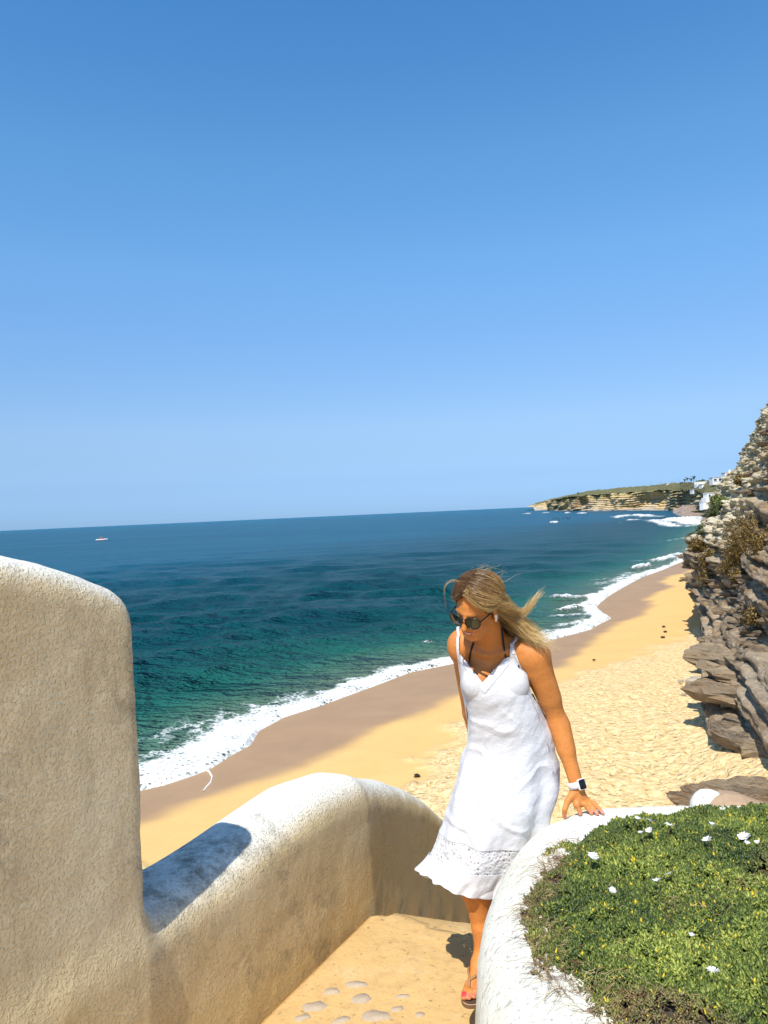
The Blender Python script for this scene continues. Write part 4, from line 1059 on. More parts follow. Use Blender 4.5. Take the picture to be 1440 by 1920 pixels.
P1 = sample_mat(1500, .005, -.10); P1 = P1[P1[:, 1] < 2.6]; V1, F1 = stems(len(P1), P1, None, .055, 5, .007)
P3 = sample_mat(1300, -.05); bb3 = fbm(P3 * 1.9 + 9, 4) * .7 + .55 * sstep(2.05, 1.6, P3[:, 1] + .25 * P3[:, 0]) - .15; P3 = P3[(bb3 > .28) | (r.random(len(P3)) < .05)]
V3, F3 = stems(len(P3), P3, None, .06, 6, .010)
P4 = P1[(mat_d(P1) > -.03)][:150]; V4, F4 = stems(len(P4), P4, None, .12, 8, .012)
n = NT('stem_mat'); stm = n.set(n.ramp(n.noise(25, 3), [(.35, (.10, .05, .03)), (.5, (.22, .14, .07)), (.65, (.38, .29, .15))]), .8, spec=.2)
mesh_obj('dry_stems', np.concatenate([V1, V3, V4]), np.concatenate([F1, F3 + len(V1), F4 + len(V1) + len(V3)]), stm, smooth=True, kind='stuff',
         label='tangle of wiry brown dead stems creeping out of the succulents over the white rim', cat='dry stems')
# daisies
petm = flat('petal_mat', (.78, .77, .78), .6); cenm = flat('flower_centre_mat', (.62, .52, .22), .7)
def flower(px, py, rad, label, nx_, openn=.15, zoff=.03):
    p = G(px, py, .78 + zoff); V = []; Fq = []
    e = empty('daisy_flower', p, label=label, cat='flower', group='white daisies in the succulent mat')
    np_ = 22
    for k in range(np_):
        a = 6.283 * k / np_ + random.uniform(-.07, .07); Lp = rad * random.uniform(.85, 1.08); o_ = openn + random.uniform(-.1, .1); b0 = len(V)
        ca, sa = math.cos(a), math.sin(a)
        for t, wd in ((.2, .03), (.6, .085), (.9, .08), (1.0, .02)):
            rr_ = Lp * t; zz = Lp * o_ * t - Lp * .12 * t * t
            V += [(rr_ * ca - sa * wd * rad, rr_ * sa + ca * wd * rad, zz), (rr_ * ca + sa * wd * rad, rr_ * sa - ca * wd * rad, zz + .0005)]
        for i in range(3): Fq.append((b0 + 2 * i, b0 + 2 * i + 1, b0 + 2 * i + 3, b0 + 2 * i + 2))
    pe = mesh_obj('petals', V, Fq, petm, e)
    V = [(0, 0, rad * .16)] + [(rad * .22 * math.cos(k * .785), rad * .22 * math.sin(k * .785), rad * .05) for k in range(8)]
    mesh_obj('centre', V, [(0, 1 + k, 1 + (k + 1) % 8) for k in range(8)], cenm, e)
    V = [(.0009 * math.cos(k * 2.09), .0009 * math.sin(k * 2.09), z_) for z_ in (-.06 - zoff, 0) for k in range(3)]
    mesh_obj('stalk', V, grid_faces(2, 3, True), stm, e)
    # lean towards the light and the camera
    e.rotation_euler = (nx_[0], nx_[1], random.uniform(0, 6))
fl = [(1258, 1636, .021, 'largest fully open white daisy in the middle of the mat', (.55, -.15), .1), (1233, 1653, .013, 'half open white daisy just left of the largest one', (.25, -.1), .6),
      (1147, 1673, .011, 'small closed white daisy left of the open pair', (.5, .1), 1.0), (1112, 1606, .017, 'flat seen white daisy near the left rim of the mat', (-.35, .1), .35),
      (1221, 1541, .016, 'white daisy on the far crest with upright petals', (.3, .3), .6), (1256, 1548, .017, 'wide side on daisy on the far crest right of the upright one', (-.3, 0), .35),
      (1218, 1558, .012, 'daisy just below the upright crest daisy', (.5, -.2), .6), (1203, 1563, .010, 'tiny daisy left and below the crest group', (.2, .1), .8), (1196, 1536, .012, 'leftmost daisy of the far crest group', (-.2, 0), .5),
      (1336, 1549, .011, 'small closed daisy on the crest beside the white post', (.2, 0), 1.0), (1326, 1574, .016, 'side on daisy below the small crest bud', (-.3, .1), .3),
      (1397, 1572, .019, 'wilted pinkish white daisy near the right edge', (.4, .2), .7), (1401, 1584, .010, 'small bud just under the wilted daisy', (.2, 0), 1.0), (1420, 1582, .009, 'tiny bud at the far right edge', (.2, 0), 1.0),
      (1338, 1823, .015, 'lone small daisy low in the mat at the lower right', (-.1, .1), .5), (1297, 1757, .008, 'tiny pale bud above the lone lower daisy', (.1, .1), 1.0)]
for (x, y, rd, l, rt, op) in fl: flower(x, y, rd, l, rt, op)

# ------------------------------------------------------------------ white post and rock slab beyond the planter
q = Sdf()
b0 = J(1318, 1560, 4.9)
q.cap(b0 + [0, 0, -1.6], b0 + [0, 0, .02], .20, .135, 0)
q.cap(b0 + [.05, .1, -1.6], b0 + [.25, .5, -.05], .2, .13, .1)
g0, g1_, g2_ = np.arange(b0[0] - .3, b0[0] + .6, .02), np.arange(b0[1] - .4, b0[1] + .8, .02), np.arange(b0[2] - 1.2, b0[2] + .3, .02)
V, Fq = surface_nets(q.grid(g0, g1_, g2_), g0, g1_, g2_)
mesh_obj('wall_end', V + .006 * fbm(V * 6, 3)[:, None], Fq, wstucco, label='small rounded white wall end showing just beyond the succulents', cat='wall')
V = []; m = 26
pts = [(1338, 1520), (1352, 1512), (1372, 1505), (1400, 1508), (1440, 1524), (1500, 1545), (1500, 1600), (1338, 1600)]
P_ = np.array([J(x, y, 5.2) for x, y in pts])
n = NT('tan_rock_mat'); tanm = n.set(n.mix(n.noise(6, 6, .7), (.36, .235, .145), (.52, .37, .24)), .9, n.bump(n.noise(22, 6, .7), .7, .02), spec=.15)
ring = [P_, P_ + np.array([.02, .12, .02]) , P_ + np.array([.05, .30, -.02]), P_ + np.array([.1, .45, -1.0])]
ring = [P_ + np.array([0, -.06, -.10])] + [P_] + ring[1:]
VV_ = np.concatenate([rr for rr in ring]); nn_ = len(P_)
tr = mesh_obj('tan_boulder', VV_ + .01 * fbm(VV_ * 5, 2)[:, None], [tuple(f) for f in grid_faces(len(ring), nn_, True)] + [tuple(range(nn_))[::-1]], tanm, smooth=False,
         label='flat tan boulder slab right of the white wall end', cat='boulder')
bv = tr.modifiers.new('bevel', 'BEVEL'); bv.width = .03; bv.segments = 3
# ================================================================== THE WOMAN
HC = np.array([.325, 2.80, 1.497]); HS = .95
def head_rot(yaw, pit, rol):
    F = np.array([-math.sin(yaw) * math.cos(pit), -math.cos(yaw) * math.cos(pit), -math.sin(pit)])
    X = np.array([math.cos(yaw), -math.sin(yaw), 0.0]); U = np.cross(X, F); U = U if U[2] > 0 else -U
    c, s = math.cos(rol), math.sin(rol)
    return np.stack([X * c + U * s, F, -X * s + U * c], 1)
HR = head_rot(.72, .45, -.19)
def H(x, y, z): return HC + HR @ (np.array([x, y, z]) * HS)
def toloc(P): return ((np.asarray(P) - HC) @ HR) / HS
B = Sdf()
Ls, Le, Lw = J(1001, 1229, 2.89), J(1045, 1350, 2.91), J(1082, 1474, 2.85)
Rs, Re, Rw = J(867, 1208, 2.985), J(884, 1335, 3.14), J(905, 1440, 3.20)
pel = J(948, 1432, 2.99); wai = J(940, 1350, 2.97); che = J(930, 1278, 2.965)
Lh, Rh = J(972, 1462, 2.95), J(920, 1455, 3.02)
nb, nt_ = J(928, 1212, 2.94), H(0.004, -.025, -.055)
# trunk
B.cap(Lh + [0, .02, .03], Rh + [0, .02, .03], .108, .108, .05)
B.cap(pel, wai, .118, .108, .06, flat=((0.35, -1, 0), 1.18))
B.cap(wai, che, .108, .125, .06, flat=((0.3, -1, 0), 1.22))
B.cap(che, J(931, 1245, 2.955), .118, .098, .06, flat=((0.3, -1, 0), 1.15))
B.cap(Ls * .8 + nb * .2, Rs * .8 + nb * .2, .050, .050, .07)
B.cap(J(930, 1228, 2.955), Ls, .062, .047, .05); B.cap(J(930, 1228, 2.955), Rs, .062, .045, .05)
B.ell(J(958, 1284, 2.875), (.060, .050, .062), k=.045); B.ell(J(900, 1280, 2.885), (.058, .050, .060), k=.045)
B.cap(nb + [0, .01, -.02], nt_, .057, .050, .035)
B.cap(nb + [.03, .03, .01], Ls + [-.03, 0, .015], .036, .036, .05); B.cap(nb + [-.02, .03, .01], Rs + [.03, 0, .015], .034, .034, .05)
# collar bones and the notch of the neck
B.cap(J(922, 1229, 2.868), J(975, 1216, 2.86), .008, .010, .03); B.cap(J(908, 1228, 2.872), J(878, 1217, 2.925), .008, .009, .03)
# arms
arm_a = len(B.p)
B.ell(Ls + [.004, 0, -.012], (.055, .055, .066), k=.04); B.ell(Rs + [-.004, 0, -.014], (.050, .050, .062), k=.04)
B.cap(Ls, Le, .051, .0345, .03); B.cap(Ls + (Le - Ls) * .25 + [-.004, -.006, 0], Ls + (Le - Ls) * .65, .047, .041, .03)
B.cap(Le, Lw, .0345, .0245, .02); B.cap(Le + (Lw - Le) * .1 + [.004, 0, 0], Le + (Lw - Le) * .45, .0365, .031, .03)
B.cap(Rs, Re, .047, .036, .03); B.cap(Re, Rw, .036, .025, .02)
# left hand pressed on the planter rim
pal = J(1088, 1500, 2.845); kn = [J(1081, 1509, 2.822), J(1089, 1507, 2.83), J(1096, 1505, 2.84), J(1102, 1502, 2.85)]
B.cap(Lw, J(1085, 1488, 2.848), .0245, .026, .012, flat=((.25, -1, .2), 1.25))
for k_ in kn: B.cap(J(1084, 1486, 2.848), k_, .0165, .0118, .010)
B.cap(kn[0], kn[3], .0105, .0105, .012)
RIM = .7235
tips = [G(1088, 1526, RIM), G(1109, 1525, RIM), G(1120, 1526, RIM), G(1131, 1525, RIM)]
HANDTIPS = []
for kk, tp, r0, lift in zip(kn, tips, (.0098, .0100, .0096, .0086), (.012, .013, .012, .010)):
    m1 = kk * .58 + tp * .42 + [0, 0, lift]; m2 = kk * .24 + tp * .76 + [0, 0, lift * .55]
    B.cap(kk, m1, r0, r0 * .92, .006); B.cap(m1, m2, r0 * .92, r0 * .84, .003); B.cap(m2, tp, r0 * .84, r0 * .70, .003); HANDTIPS.append((tp, m2, r0 * .7))
th0, th1, th2, th3 = J(1076, 1487, 2.84), J(1064, 1503, 2.825), J(1059, 1517, 2.812), G(1058, 1531, .712)
B.cap(th0, th1, .0165, .0115, .014); B.cap(th1, th2, .0112, .0098, .005); B.cap(th2, th3, .0098, .0075, .003); HANDTIPS.append((th3, th2, .0075))
# right hand hidden behind the skirt
rp = Rw + np.array([.01, .0, -.07]); B.cap(Rw, rp, .022, .030, .015, flat=((0, 1, 0), 1.6))
for q in range(4):
    a_ = rp + np.array([-.024 + .016 * q, 0, -.015]); b_ = a_ + np.array([.002 * q, -.015, -.035]); c_ = b_ + np.array([0, -.018, -.026])
    B.cap(a_, b_, .0095, .0088, .004); B.cap(b_, c_, .0088, .0072, .003)
B.cap(Rw + [-.01, -.01, -.03], Rw + [-.04, -.03, -.07], .012, .009, .006)
arm_b = len(B.p)
# legs
Lk, La = J(905, 1604, 2.87), J(904, 1786, 2.83)
B.cap(Lh, Lk, .092, .058, .04); B.cap(Lk, J(894, 1668, 2.84), .055, .0555, .03); B.cap(J(894, 1668, 2.845), J(902, 1740, 2.84), .054, .033, .03)
B.cap(J(902, 1740, 2.83), La, .033, .0265, .02)
Rk, Ra = J(915, 1598, 3.02), J(933, 1742, 3.28)
B.cap(Rh, Rk, .092, .058, .04); B.cap(Rk, J(912, 1655, 3.12), .055, .050, .03); B.cap(J(912, 1655, 3.12), Ra, .050, .029, .03)
# feet: heel, instep, ball and five toes; frame of the foot = (side, forward, up)
def foot(ank, toe_dir, up, side, L=.235, inner=1, k=.02):
    """ank: ankle joint; forward, up and inner-side unit vectors; returns map"""
    f = np.array(toe_dir, float); f /= np.linalg.norm(f); u = np.array(up, float); u -= (u @ f) * f; u /= np.linalg.norm(u); s_ = np.cross(f, u) * inner
    o_ = ank - u * .072
    T = lambda a, b, c: o_ + s_ * a + f * b + u * c
    B.cap(T(0, -.030, .030), T(0, .02, .045), .029, .030, k); B.cap(ank, T(0, .03, .050), .028, .028, .025)
    B.cap(T(.004, .03, .046), T(.012, .115, .020), .029, .018, .025); B.cap(T(-.006, .0, .022), T(-.022, .105, .015), .022, .014, .02)
    B.cap(T(.022, .118, .016), T(-.026, .100, .012), .016, .012, .015)
    tp_ = []
    for (a, b, L_, r_) in ((.024, .118, .055, .0125), (.0075, .120, .052, .0090), (-.006, .116, .045, .0084), (-.0185, .109, .033, .0077), (-.030, .100, .026, .0072)):
        p0 = T(a, b, .015); p1 = T(a * 1.08, b + L_ * .55, .017); p2 = T(a * 1.1, b + L_, .0105)
        B.cap(p0, p1, r_ * .98, r_ * .92, .005); B.cap(p1, p2, r_ * .92, r_ * .95, .002); tp_.append((p2, u, f, r_))
    return T, tp_
LF = J(886, 1866, 2.685) - J(907, 1808, 2.86)
Tl, ltoes = foot(La, LF, (-.10, -.42, .9), None, inner=1)
Tr, rtoes = foot(Ra, (-.10, -1, 0), (0, 0, 1), None, inner=-1)
# head
B.ell(H(0, -.012, .034), (.0735 * HS, .092 * HS, .082 * HS), HR, .02)
B.ell(H(0, .030, -.010), (.062 * HS, .062 * HS, .085 * HS), HR, .03)
B.ell(H(0, .040, -.058), (.047 * HS, .045 * HS, .045 * HS), HR, .03)
B.ell(H(0, .072, -.092), (.021 * HS, .017 * HS, .016 * HS), HR, .022)
for sx_ in (-1, 1):
    B.ell(H(.030 * sx_, .062, -.030), (.024 * HS, .020 * HS, .022 * HS), HR, .02)
    B.cap(H(.058 * sx_, .01, -.045), H(.024 * sx_, .066, -.088), .014, .013, .025)
    B.cap(H(.012 * sx_, .084, .020), H(.045 * sx_, .070, .020), .006, .005, .018)
    B.ell(H(.076 * sx_, -.004, -.014), (.008 * HS, .018 * HS, .031 * HS), HR, .006)
    B.ell(H(.009 * sx_, .094, -.036), (.008, .009, .007), HR, .006)
B.cap(H(0, .086, .018), H(0, .111, -.031), .0075, .0105, .008)
B.ell(H(0, .074, -.064), (.026, .016, .016), HR, .012)
def axis(lo, hi, coarse, fine, spans):
    v = [lo]
    while v[-1] < hi: v.append(v[-1] + (fine if any(a <= v[-1] <= b for a, b in spans) else coarse))
    return np.array(v)
bx = axis(.06, .80, .0055, .0034, [(.22, .42), (.58, .77)])
by = axis(2.58, 3.40, .0060, .0034, [(2.64, 2.88)])
bz_ = axis(-.03, 1.66, .0060, .0034, [(.08, .20), (.68, .82), (1.34, 1.62)])
V, Fq = surface_nets(B.grid(bx, by, bz_, far=.03), bx, by, bz_)
BT = Sdf(); BT.p = B.p[:arm_a] + B.p[arm_b:]
def bgrad(P, e=.0015, B=B):
    g = np.stack([B(P + [e, 0, 0]) - B(P - [e, 0, 0]), B(P + [0, e, 0]) - B(P - [0, e, 0]), B(P + [0, 0, e]) - B(P - [0, 0, e])], -1)
    return g / (np.linalg.norm(g, axis=-1, keepdims=True) + 1e-9)
# colour
lc_ = toloc(V); skin = np.array([.59, .222, .052]); colr = np.tile(skin, (len(V), 1))
colr *= (1 + .10 * fbm(V * 14, 3))[:, None]
hl = np.exp(-(((V - J(930, 1270, 2.85)) / .12) ** 2).sum(-1)); colr = colr * (1 - .10 * hl[:, None])
def blend(m, c_): 
    global colr
    m = np.clip(m, 0, 1)[:, None]; colr = colr * (1 - m) + np.array(c_) * m
mzone = (lc_[:, 1] > .06)
arcz = lc_[:, 2] + .0635 - 8 * lc_[:, 0] ** 2 * 1.2
blend(mzone * sstep(.0095, .003, np.abs(lc_[:, 2] + .049)) * sstep(.012, .002, np.abs(np.abs(lc_[:, 0]) - .010)) * .0, (.2, .07, .03))
cheek = np.exp(-(((lc_ - np.array([.036, .06, -.034])) / .020) ** 2).sum(-1)) + np.exp(-(((lc_ - np.array([-.036, .06, -.034])) / .020) ** 2).sum(-1))
blend(cheek * .35, (.60, .17, .09))
for (tp, m2, r_) in HANDTIPS:
    blend(sstep(.028, .006, np.linalg.norm(V - tp, axis=1)) * .45, (.72, .30, .22)); 
    dd_ = (tp - m2) / np.linalg.norm(tp - m2); c_ = tp - dd_ * .002 + np.array([0, 0, 1]) * r_ * .9
    blend(sstep(.0062, .0045, np.linalg.norm(V - c_, axis=1)), (.70, .30, .28))
for i_, (p2, u_, f_, r_) in enumerate(ltoes + rtoes):
    blend(sstep(.024, .008, np.linalg.norm(V - p2, axis=1)) * .35, (.66, .28, .19))
    c_ = p2 + u_ * r_ * .92 + f_ * r_ * .1
    blend(sstep(r_ * .95, r_ * .75, np.linalg.norm(V - c_, axis=1)) * (1 if r_ > .01 else .45), (.62, .02, .05))
kneed = np.linalg.norm(V - La, axis=1); blend(sstep(.03, .01, np.abs(V[:, 2] - La[2] - .012)) * (kneed < .06) * .10 * vnoise(V * 60), (.3, .1, .03))
n = NT('skin_mat')
skc = n.mix(n.ramp(n.noise(75, 5, .7), [(.42, 0), (.70, .42)]), n.attr('Col', 'Color'), (.40, .13, .04))
skinm = n.set(skc, .56, n.bump(n.math('ADD', n.noise(160, 3), n.math('MULTIPLY', n.noise(28, 4), 2.5)), .35, .003), spec=.35, **{'Subsurface Weight': .08})
skinm.node_tree.nodes['Principled BSDF'].inputs['Subsurface Radius'].default_value = (.008, .003, .001)
woman = empty('person', (pel[0], pel[1], 0), label='smiling woman in white linen dress and sunglasses resting one hand on the planter', cat='person')
def wchild(o):
    o.parent = woman; o.matrix_parent_inverse = Matrix.Translation((-pel[0], -pel[1], 0)); return o
wchild(mesh_obj('body', V, Fq, skinm, attrs={'Col': ('FLOAT_COLOR', colr)}))

# ---- dress
rings = [  # left px, right px, distance, half depth, fold size
    ((860, 1188), (972, 1182), 2.955, .080), ((860, 1215), (974, 1210), 2.955, .095), ((862, 1245), (980, 1245), 2.95, .115), ((866, 1285), (994, 1288), 2.945, .135), ((878, 1335), (1019, 1340), 2.95, .130),
    ((879, 1385), (1034, 1390), 2.96, .132), ((866, 1435), (1042, 1438), 2.965, .145), ((850, 1485), (1040, 1482), 2.965, .165), ((839, 1530), (1020, 1530), 2.965, .175),
    ((829, 1560), (1003, 1572), 2.965, .178), ((818, 1590), (990, 1610), 2.965, .180), ((806, 1612), (980, 1642), 2.965, .185), ((789, 1628), (968, 1672), 2.965, .190)]
Lp_ = np.array([J(*a, Y) for a, b, Y, dd in rings]); Rp_ = np.array([J(*b, Y) for a, b, Y, dd in rings]); bd_ = np.array([q[3] for q in rings])
tk = np.arange(len(rings), dtype=float)
def cub(t, A):
    A = np.asarray(A, float); i = np.clip(np.floor(t).astype(int), 0, len(A) - 2); f = t - i
    g = np.gradient(A, axis=0); ff = f[..., None] if A.ndim > 1 else f
    h00, h10, h01, h11 = 2 * ff ** 3 - 3 * ff ** 2 + 1, ff ** 3 - 2 * ff ** 2 + ff, -2 * ff ** 3 + 3 * ff ** 2, ff ** 3 - ff ** 2
    return h00 * A[i] + h10 * g[i] + h01 * A[i + 1] + h11 * g[i + 1]
def dress_pt(th, t, off=0.0):
    Lq, Rq, dq = cub(t, Lp_), cub(t, Rp_), cub(t, bd_)
    C = (Lq + Rq) / 2; u = (Rq - Lq) / 2; c, s = np.cos(th), np.sin(th)
    e = .86; cs = np.sign(c) * np.abs(c) ** e; sn = np.sign(s) * np.abs(s) ** e
    w_ = sstep(3.0, 9, t)                               # folds grow towards the hem
    hem = sstep(9.6, 12, t)
    fold = w_ * (.010 * np.sin(th * 5 + 1.5 + t * .25) + .007 * np.sin(th * 9 + 2.2 * np.sin(t * .4))) + hem * (.0045 * np.sin(th * 15 + t) + .003 * np.sin(th * 26))
    P0 = C + u * cs[..., None] + np.stack([sn * .0, sn * 1.0, sn * 0], -1) * dq[..., None]
    back = np.maximum(sn, 0) * sstep(8, 12, t)
    P0 = P0 + np.stack([-.02 * back, .03 * back, -.115 * back * (1 + .3 * np.sin(th * 3)) + .030 * np.maximum(-sn, 0) * sstep(5, 12, t)], -1)
    rad = np.stack([cs * .9, sn, 0 * cs], -1); rad /= np.linalg.norm(rad, axis=-1, keepdims=True) + 1e-9
    q = P0 * np.array([1, 1, 1])
    wr = .0045 * fbm(np.stack([q[..., 0] * 9 + q[..., 2] * 3, q[..., 1] * 9, q[..., 2] * 14 - q[..., 0] * 10], -1), 3) * sstep(2, 4, t)
    wr = wr + .0055 * np.maximum(1 - np.abs(vnoise(np.stack([q[..., 0] * 6 - q[..., 2] * 5, q[..., 1] * 4, q[..., 2] * 9 + q[..., 0] * 6], -1))) * 5, 0) * sstep(3, 4.5, t) * sstep(10, 8, t)
    # a few deliberate pulled folds
    return P0 + rad * (fold + wr + off)[..., None]
NTH, NTT = 420, 300
ths = np.linspace(0, 2 * math.pi, NTH, endpoint=False)
front_x = [830, 846, 853, 861, 905, 967, 971, 984, 1003, 1060]
front_y = [1300, 1268, 1240, 1225, 1281, 1212, 1238, 1282, 1313, 1345]
back_y = 1262
tt_ = np.linspace(0, 6, 241)
TH, T_ = np.meshgrid(ths, tt_, indexing='ij'); PX = pix(dress_pt(TH, T_))
frontm = np.sin(TH) < .0
lim = np.where(frontm, np.interp(PX[..., 0], front_x, front_y), back_y + 40 * np.abs(np.cos(TH)))
below = PX[..., 1] > lim
ts = np.array([tt_[np.max(np.where(~below[i])[0])] if (~below[i]).any() else 0 for i in range(NTH)])
ts0 = ts.copy()
fr = np.linspace(0, 1, NTT) ** 1.0
tgrid = ts[:, None] + (12 - ts[:, None]) * fr[None, :]
thg = np.repeat(ths[:, None], NTT, 1)
DP = dress_pt(thg, tgrid)
for it in range(5):
    s_ = BT(DP); m = s_ < .009
    if not m.any(): break
    g_ = bgrad(DP[m], B=BT); DP[m] += g_ * (.009 - s_[m] + .0005)[:, None]
linen = NT('linen_mat')
def linen_nodes(n, holes):
    wv1 = n.n.new('ShaderNodeTexWave'); wv1.wave_type = 'BANDS'; wv1.bands_direction = 'Z'; wv1.inputs['Scale'].default_value = 170; wv1.inputs['Distortion'].default_value = 1.5; n.l(n.tc, wv1.inputs['Vector'])
    slub = n.noise(1, 4, .7, vec=n.mapping((60, 60, 420))); slub2 = n.noise(1, 4, .7, vec=n.mapping((420, 420, 50)))
    crk = n.noise(26, 6, .72); hgt = n.math('ADD', n.math('MULTIPLY', n.math('ADD', slub, slub2), .45), n.math('MULTIPLY', crk, 1.3))
    c = n.mix(n.ramp(slub, [(.35, 0), (.75, .35)]), (.84, .84, .86), (.70, .70, .73))
    bp = n.bump(hgt, .85, .0042)
    return c, bp
c_, bp_ = linen_nodes(linen, False)
def finish_cloth(n, c_, bp_, alpha=None):
    n.set(c_, .9, bp_, spec=.12)
    tr = n.n.new('ShaderNodeBsdfTranslucent'); tr.inputs[0].default_value = (.80, .78, .80, 1); n.l(bp_, tr.inputs['Normal'])
    mx = n.n.new('ShaderNodeMixShader'); mx.inputs[0].default_value = .22; n.l(n.b.outputs[0], mx.inputs[1]); n.l(tr.outputs[0], mx.inputs[2])
    last = mx.outputs[0]
    if alpha is not None:
        tp = n.n.new('ShaderNodeBsdfTransparent'); m2 = n.n.new('ShaderNodeMixShader'); n.l(alpha, m2.inputs[0]); n.l(last, m2.inputs[1]); n.l(tp.outputs[0], m2.inputs[2]); last = m2.outputs[0]
    n.l(last, n.out.inputs[0]); return n.m
linenm = finish_cloth(linen, c_, bp_)
ln = NT('lace_mat'); c_, bp_ = linen_nodes(ln, True)
vd = ln.voro(95, 'F1'); pat = ln.noise(42, 3, .6)
hol = ln.math('MULTIPLY', ln.ramp(vd, [(.26, 1), (.32, 0)]), ln.ramp(pat, [(.50, 0), (.55, 1)]))
fl_ = ln.voro(48, 'SMOOTH_F1'); bp2 = ln.bump(ln.math('ADD', fl_, ln.math('MULTIPLY', vd, .6)), 1.0, .006, bp_)
lacem = finish_cloth(ln, ln.mix(hol, c_, (.5, .5, .53)), bp2, hol)
def part_rows(a, b): return slice(a, b)
# split at constant t: rows where the lace band and the ruffle begin
tl0, tl1 = 9.0, 10.35
bodice = DP
j0 = np.array([np.searchsorted(tgrid[i], tl0) for i in range(NTH)]); j1 = np.array([np.searchsorted(tgrid[i], tl1) for i in range(NTH)])
def regrid(ta, tb, n_, off=0):
    tg = ta[:, None] + (tb - ta)[:, None] * np.linspace(0, 1, n_)[None]
    Pn = dress_pt(np.repeat(ths[:, None], n_, 1), tg, off)
    for it in range(5):
        s_ = BT(Pn); m = s_ < .009
        if not m.any(): break
        Pn[m] += bgrad(Pn[m], B=BT) * (.0095 - s_[m])[:, None]
    return Pn
one = np.ones(NTH)
def sheet(name, Pn, mat, thick=.0016, label=None, parent=None):
    f = grid_faces(Pn.shape[0] + 1, Pn.shape[1]); nn = Pn.shape[0] * Pn.shape[1]; f = np.where(f >= nn, f - nn, f)
    o = mesh_obj(name, Pn.reshape(-1, 3), f[:, ::-1], mat)
    so = o.modifiers.new('cloth', 'SOLIDIFY'); so.thickness = thick; so.offset = 0
    if parent is None: wchild(o)
    else: o.parent = parent
    if label: o['label'] = label
    return o
main = sheet('dress', regrid(ts, one * tl0, 250), linenm, label='white sleeveless linen dress with a V neck')
sheet('lace_band', regrid(one * (tl0 - .16), one * (tl1 + .22), 50, -.0022), lacem, parent=main)
sheet('ruffle', regrid(one * tl1, one * 12.0, 60, .004), linenm, parent=main)
# overlapping facing along the V neck
def pick(px, py, f=B, y0=2.6, y1=3.3):
    d = ray(px, py); d = d / d[1]; Ys_ = np.linspace(y0, y1, 900); P_ = CAM + d * Ys_[:, None]; v = f(P_); i = np.argmax(v < 0)
    if v[i] >= 0: return CAM + d * 2.9
    a, b = Ys_[i - 1], Ys_[i]
    for _ in range(12):
        m = (a + b) / 2
        if f((CAM + d * m)[None])[0] < 0: b = m
        else: a = m
    return CAM + d * b
def ribbon(name, pts, w_, off, mat, parent=None, thick=.0015, label=None, n_=40, proj=True):
    pts = np.array(pts, float); t = np.linspace(0, len(pts) - 1, n_); Pn = cub(t, pts)
    if proj:
        for _ in range(10):
            s_ = B(Pn); Pn = Pn - .8 * bgrad(Pn) * (s_ - off)[:, None]
    nrm = bgrad(Pn); tg = np.gradient(Pn, axis=0); tg /= np.linalg.norm(tg, axis=1)[:, None]; sd_ = np.cross(tg, nrm); sd_ /= np.linalg.norm(sd_, axis=1)[:, None]
    ww = (w_ if np.ndim(w_) else np.full(n_, w_))[:, None] / 2
    rws = [Pn - sd_ * ww - nrm * .0004, Pn - sd_ * ww + nrm * thick, Pn + sd_ * ww + nrm * thick, Pn + sd_ * ww - nrm * .0004]
    o = mesh_obj(name, np.stack(rws, 1).reshape(-1, 3), grid_faces(n_, 4, True), mat, smooth=False)
    if parent is None: wchild(o)
    else: o.parent = parent
    if label: o['label'] = label
    return o
# straps of the dress, over the shoulders to the back
iL = np.argmin(np.abs(pix(DP[:, 0])[:, 0] - 861) + 1000 * (np.sin(ths) > 0)); iR = np.argmin(np.abs(pix(DP[:, 0])[:, 0] - 967) + 1000 * (np.sin(ths) > 0))
topL, topR = DP[iL, 0], DP[iR, 0]
ribbon('strap', [topL + [0, 0, -.045], topL + [0, 0, -.012], pick(860, 1212), pick(860, 1200), pick(861, 1190), J(864, 1188, 3.03), J(868, 1225, 3.07)], .011, .0105, linenm, main)
ribbon('strap', [topR + [0, 0, -.04], topR + [0, 0, -.012], pick(968, 1202), J(973, 1190, 2.935), J(973, 1190, 3.01), J(968, 1230, 3.07)], .011, .0105, linenm, main)
navy = flat('bikini_mat', (.012, .014, .03), .7)
def skin_line(pp, off=.0045): return [(lambda q: q + bgrad(q[None])[0] * off)(pick(x, y)) for x, y in pp]
def strap_px(name, pp, extra, parent):
    pp = cub(np.linspace(0, len(pp) - 1, 16), np.array(pp, float)); L3 = np.array(skin_line(pp) + extra)
    for _ in range(3): L3[1:-1] = (L3[:-2] + 2 * L3[1:-1] + L3[2:]) / 4
    V, f = tube(cub(np.linspace(0, len(L3) - 1, 50), L3), .0036, 6); o = mesh_obj(name, V, f, navy)
    if parent: o.parent = parent
    else: wchild(o)
    return o
BIK = True
# facing of the neckline, a doubled strip
vis = [i for i in range(NTH) if np.sin(ths[i]) < 0 and 863 <= pix(DP[i, 0])[0] <= 962]
Vn = regrid(ts - .02, ts + .42, 6, .0035)[vis]
mesh_obj('neck_facing', Vn.reshape(-1, 3), grid_faces(len(vis), 6), linenm, main)

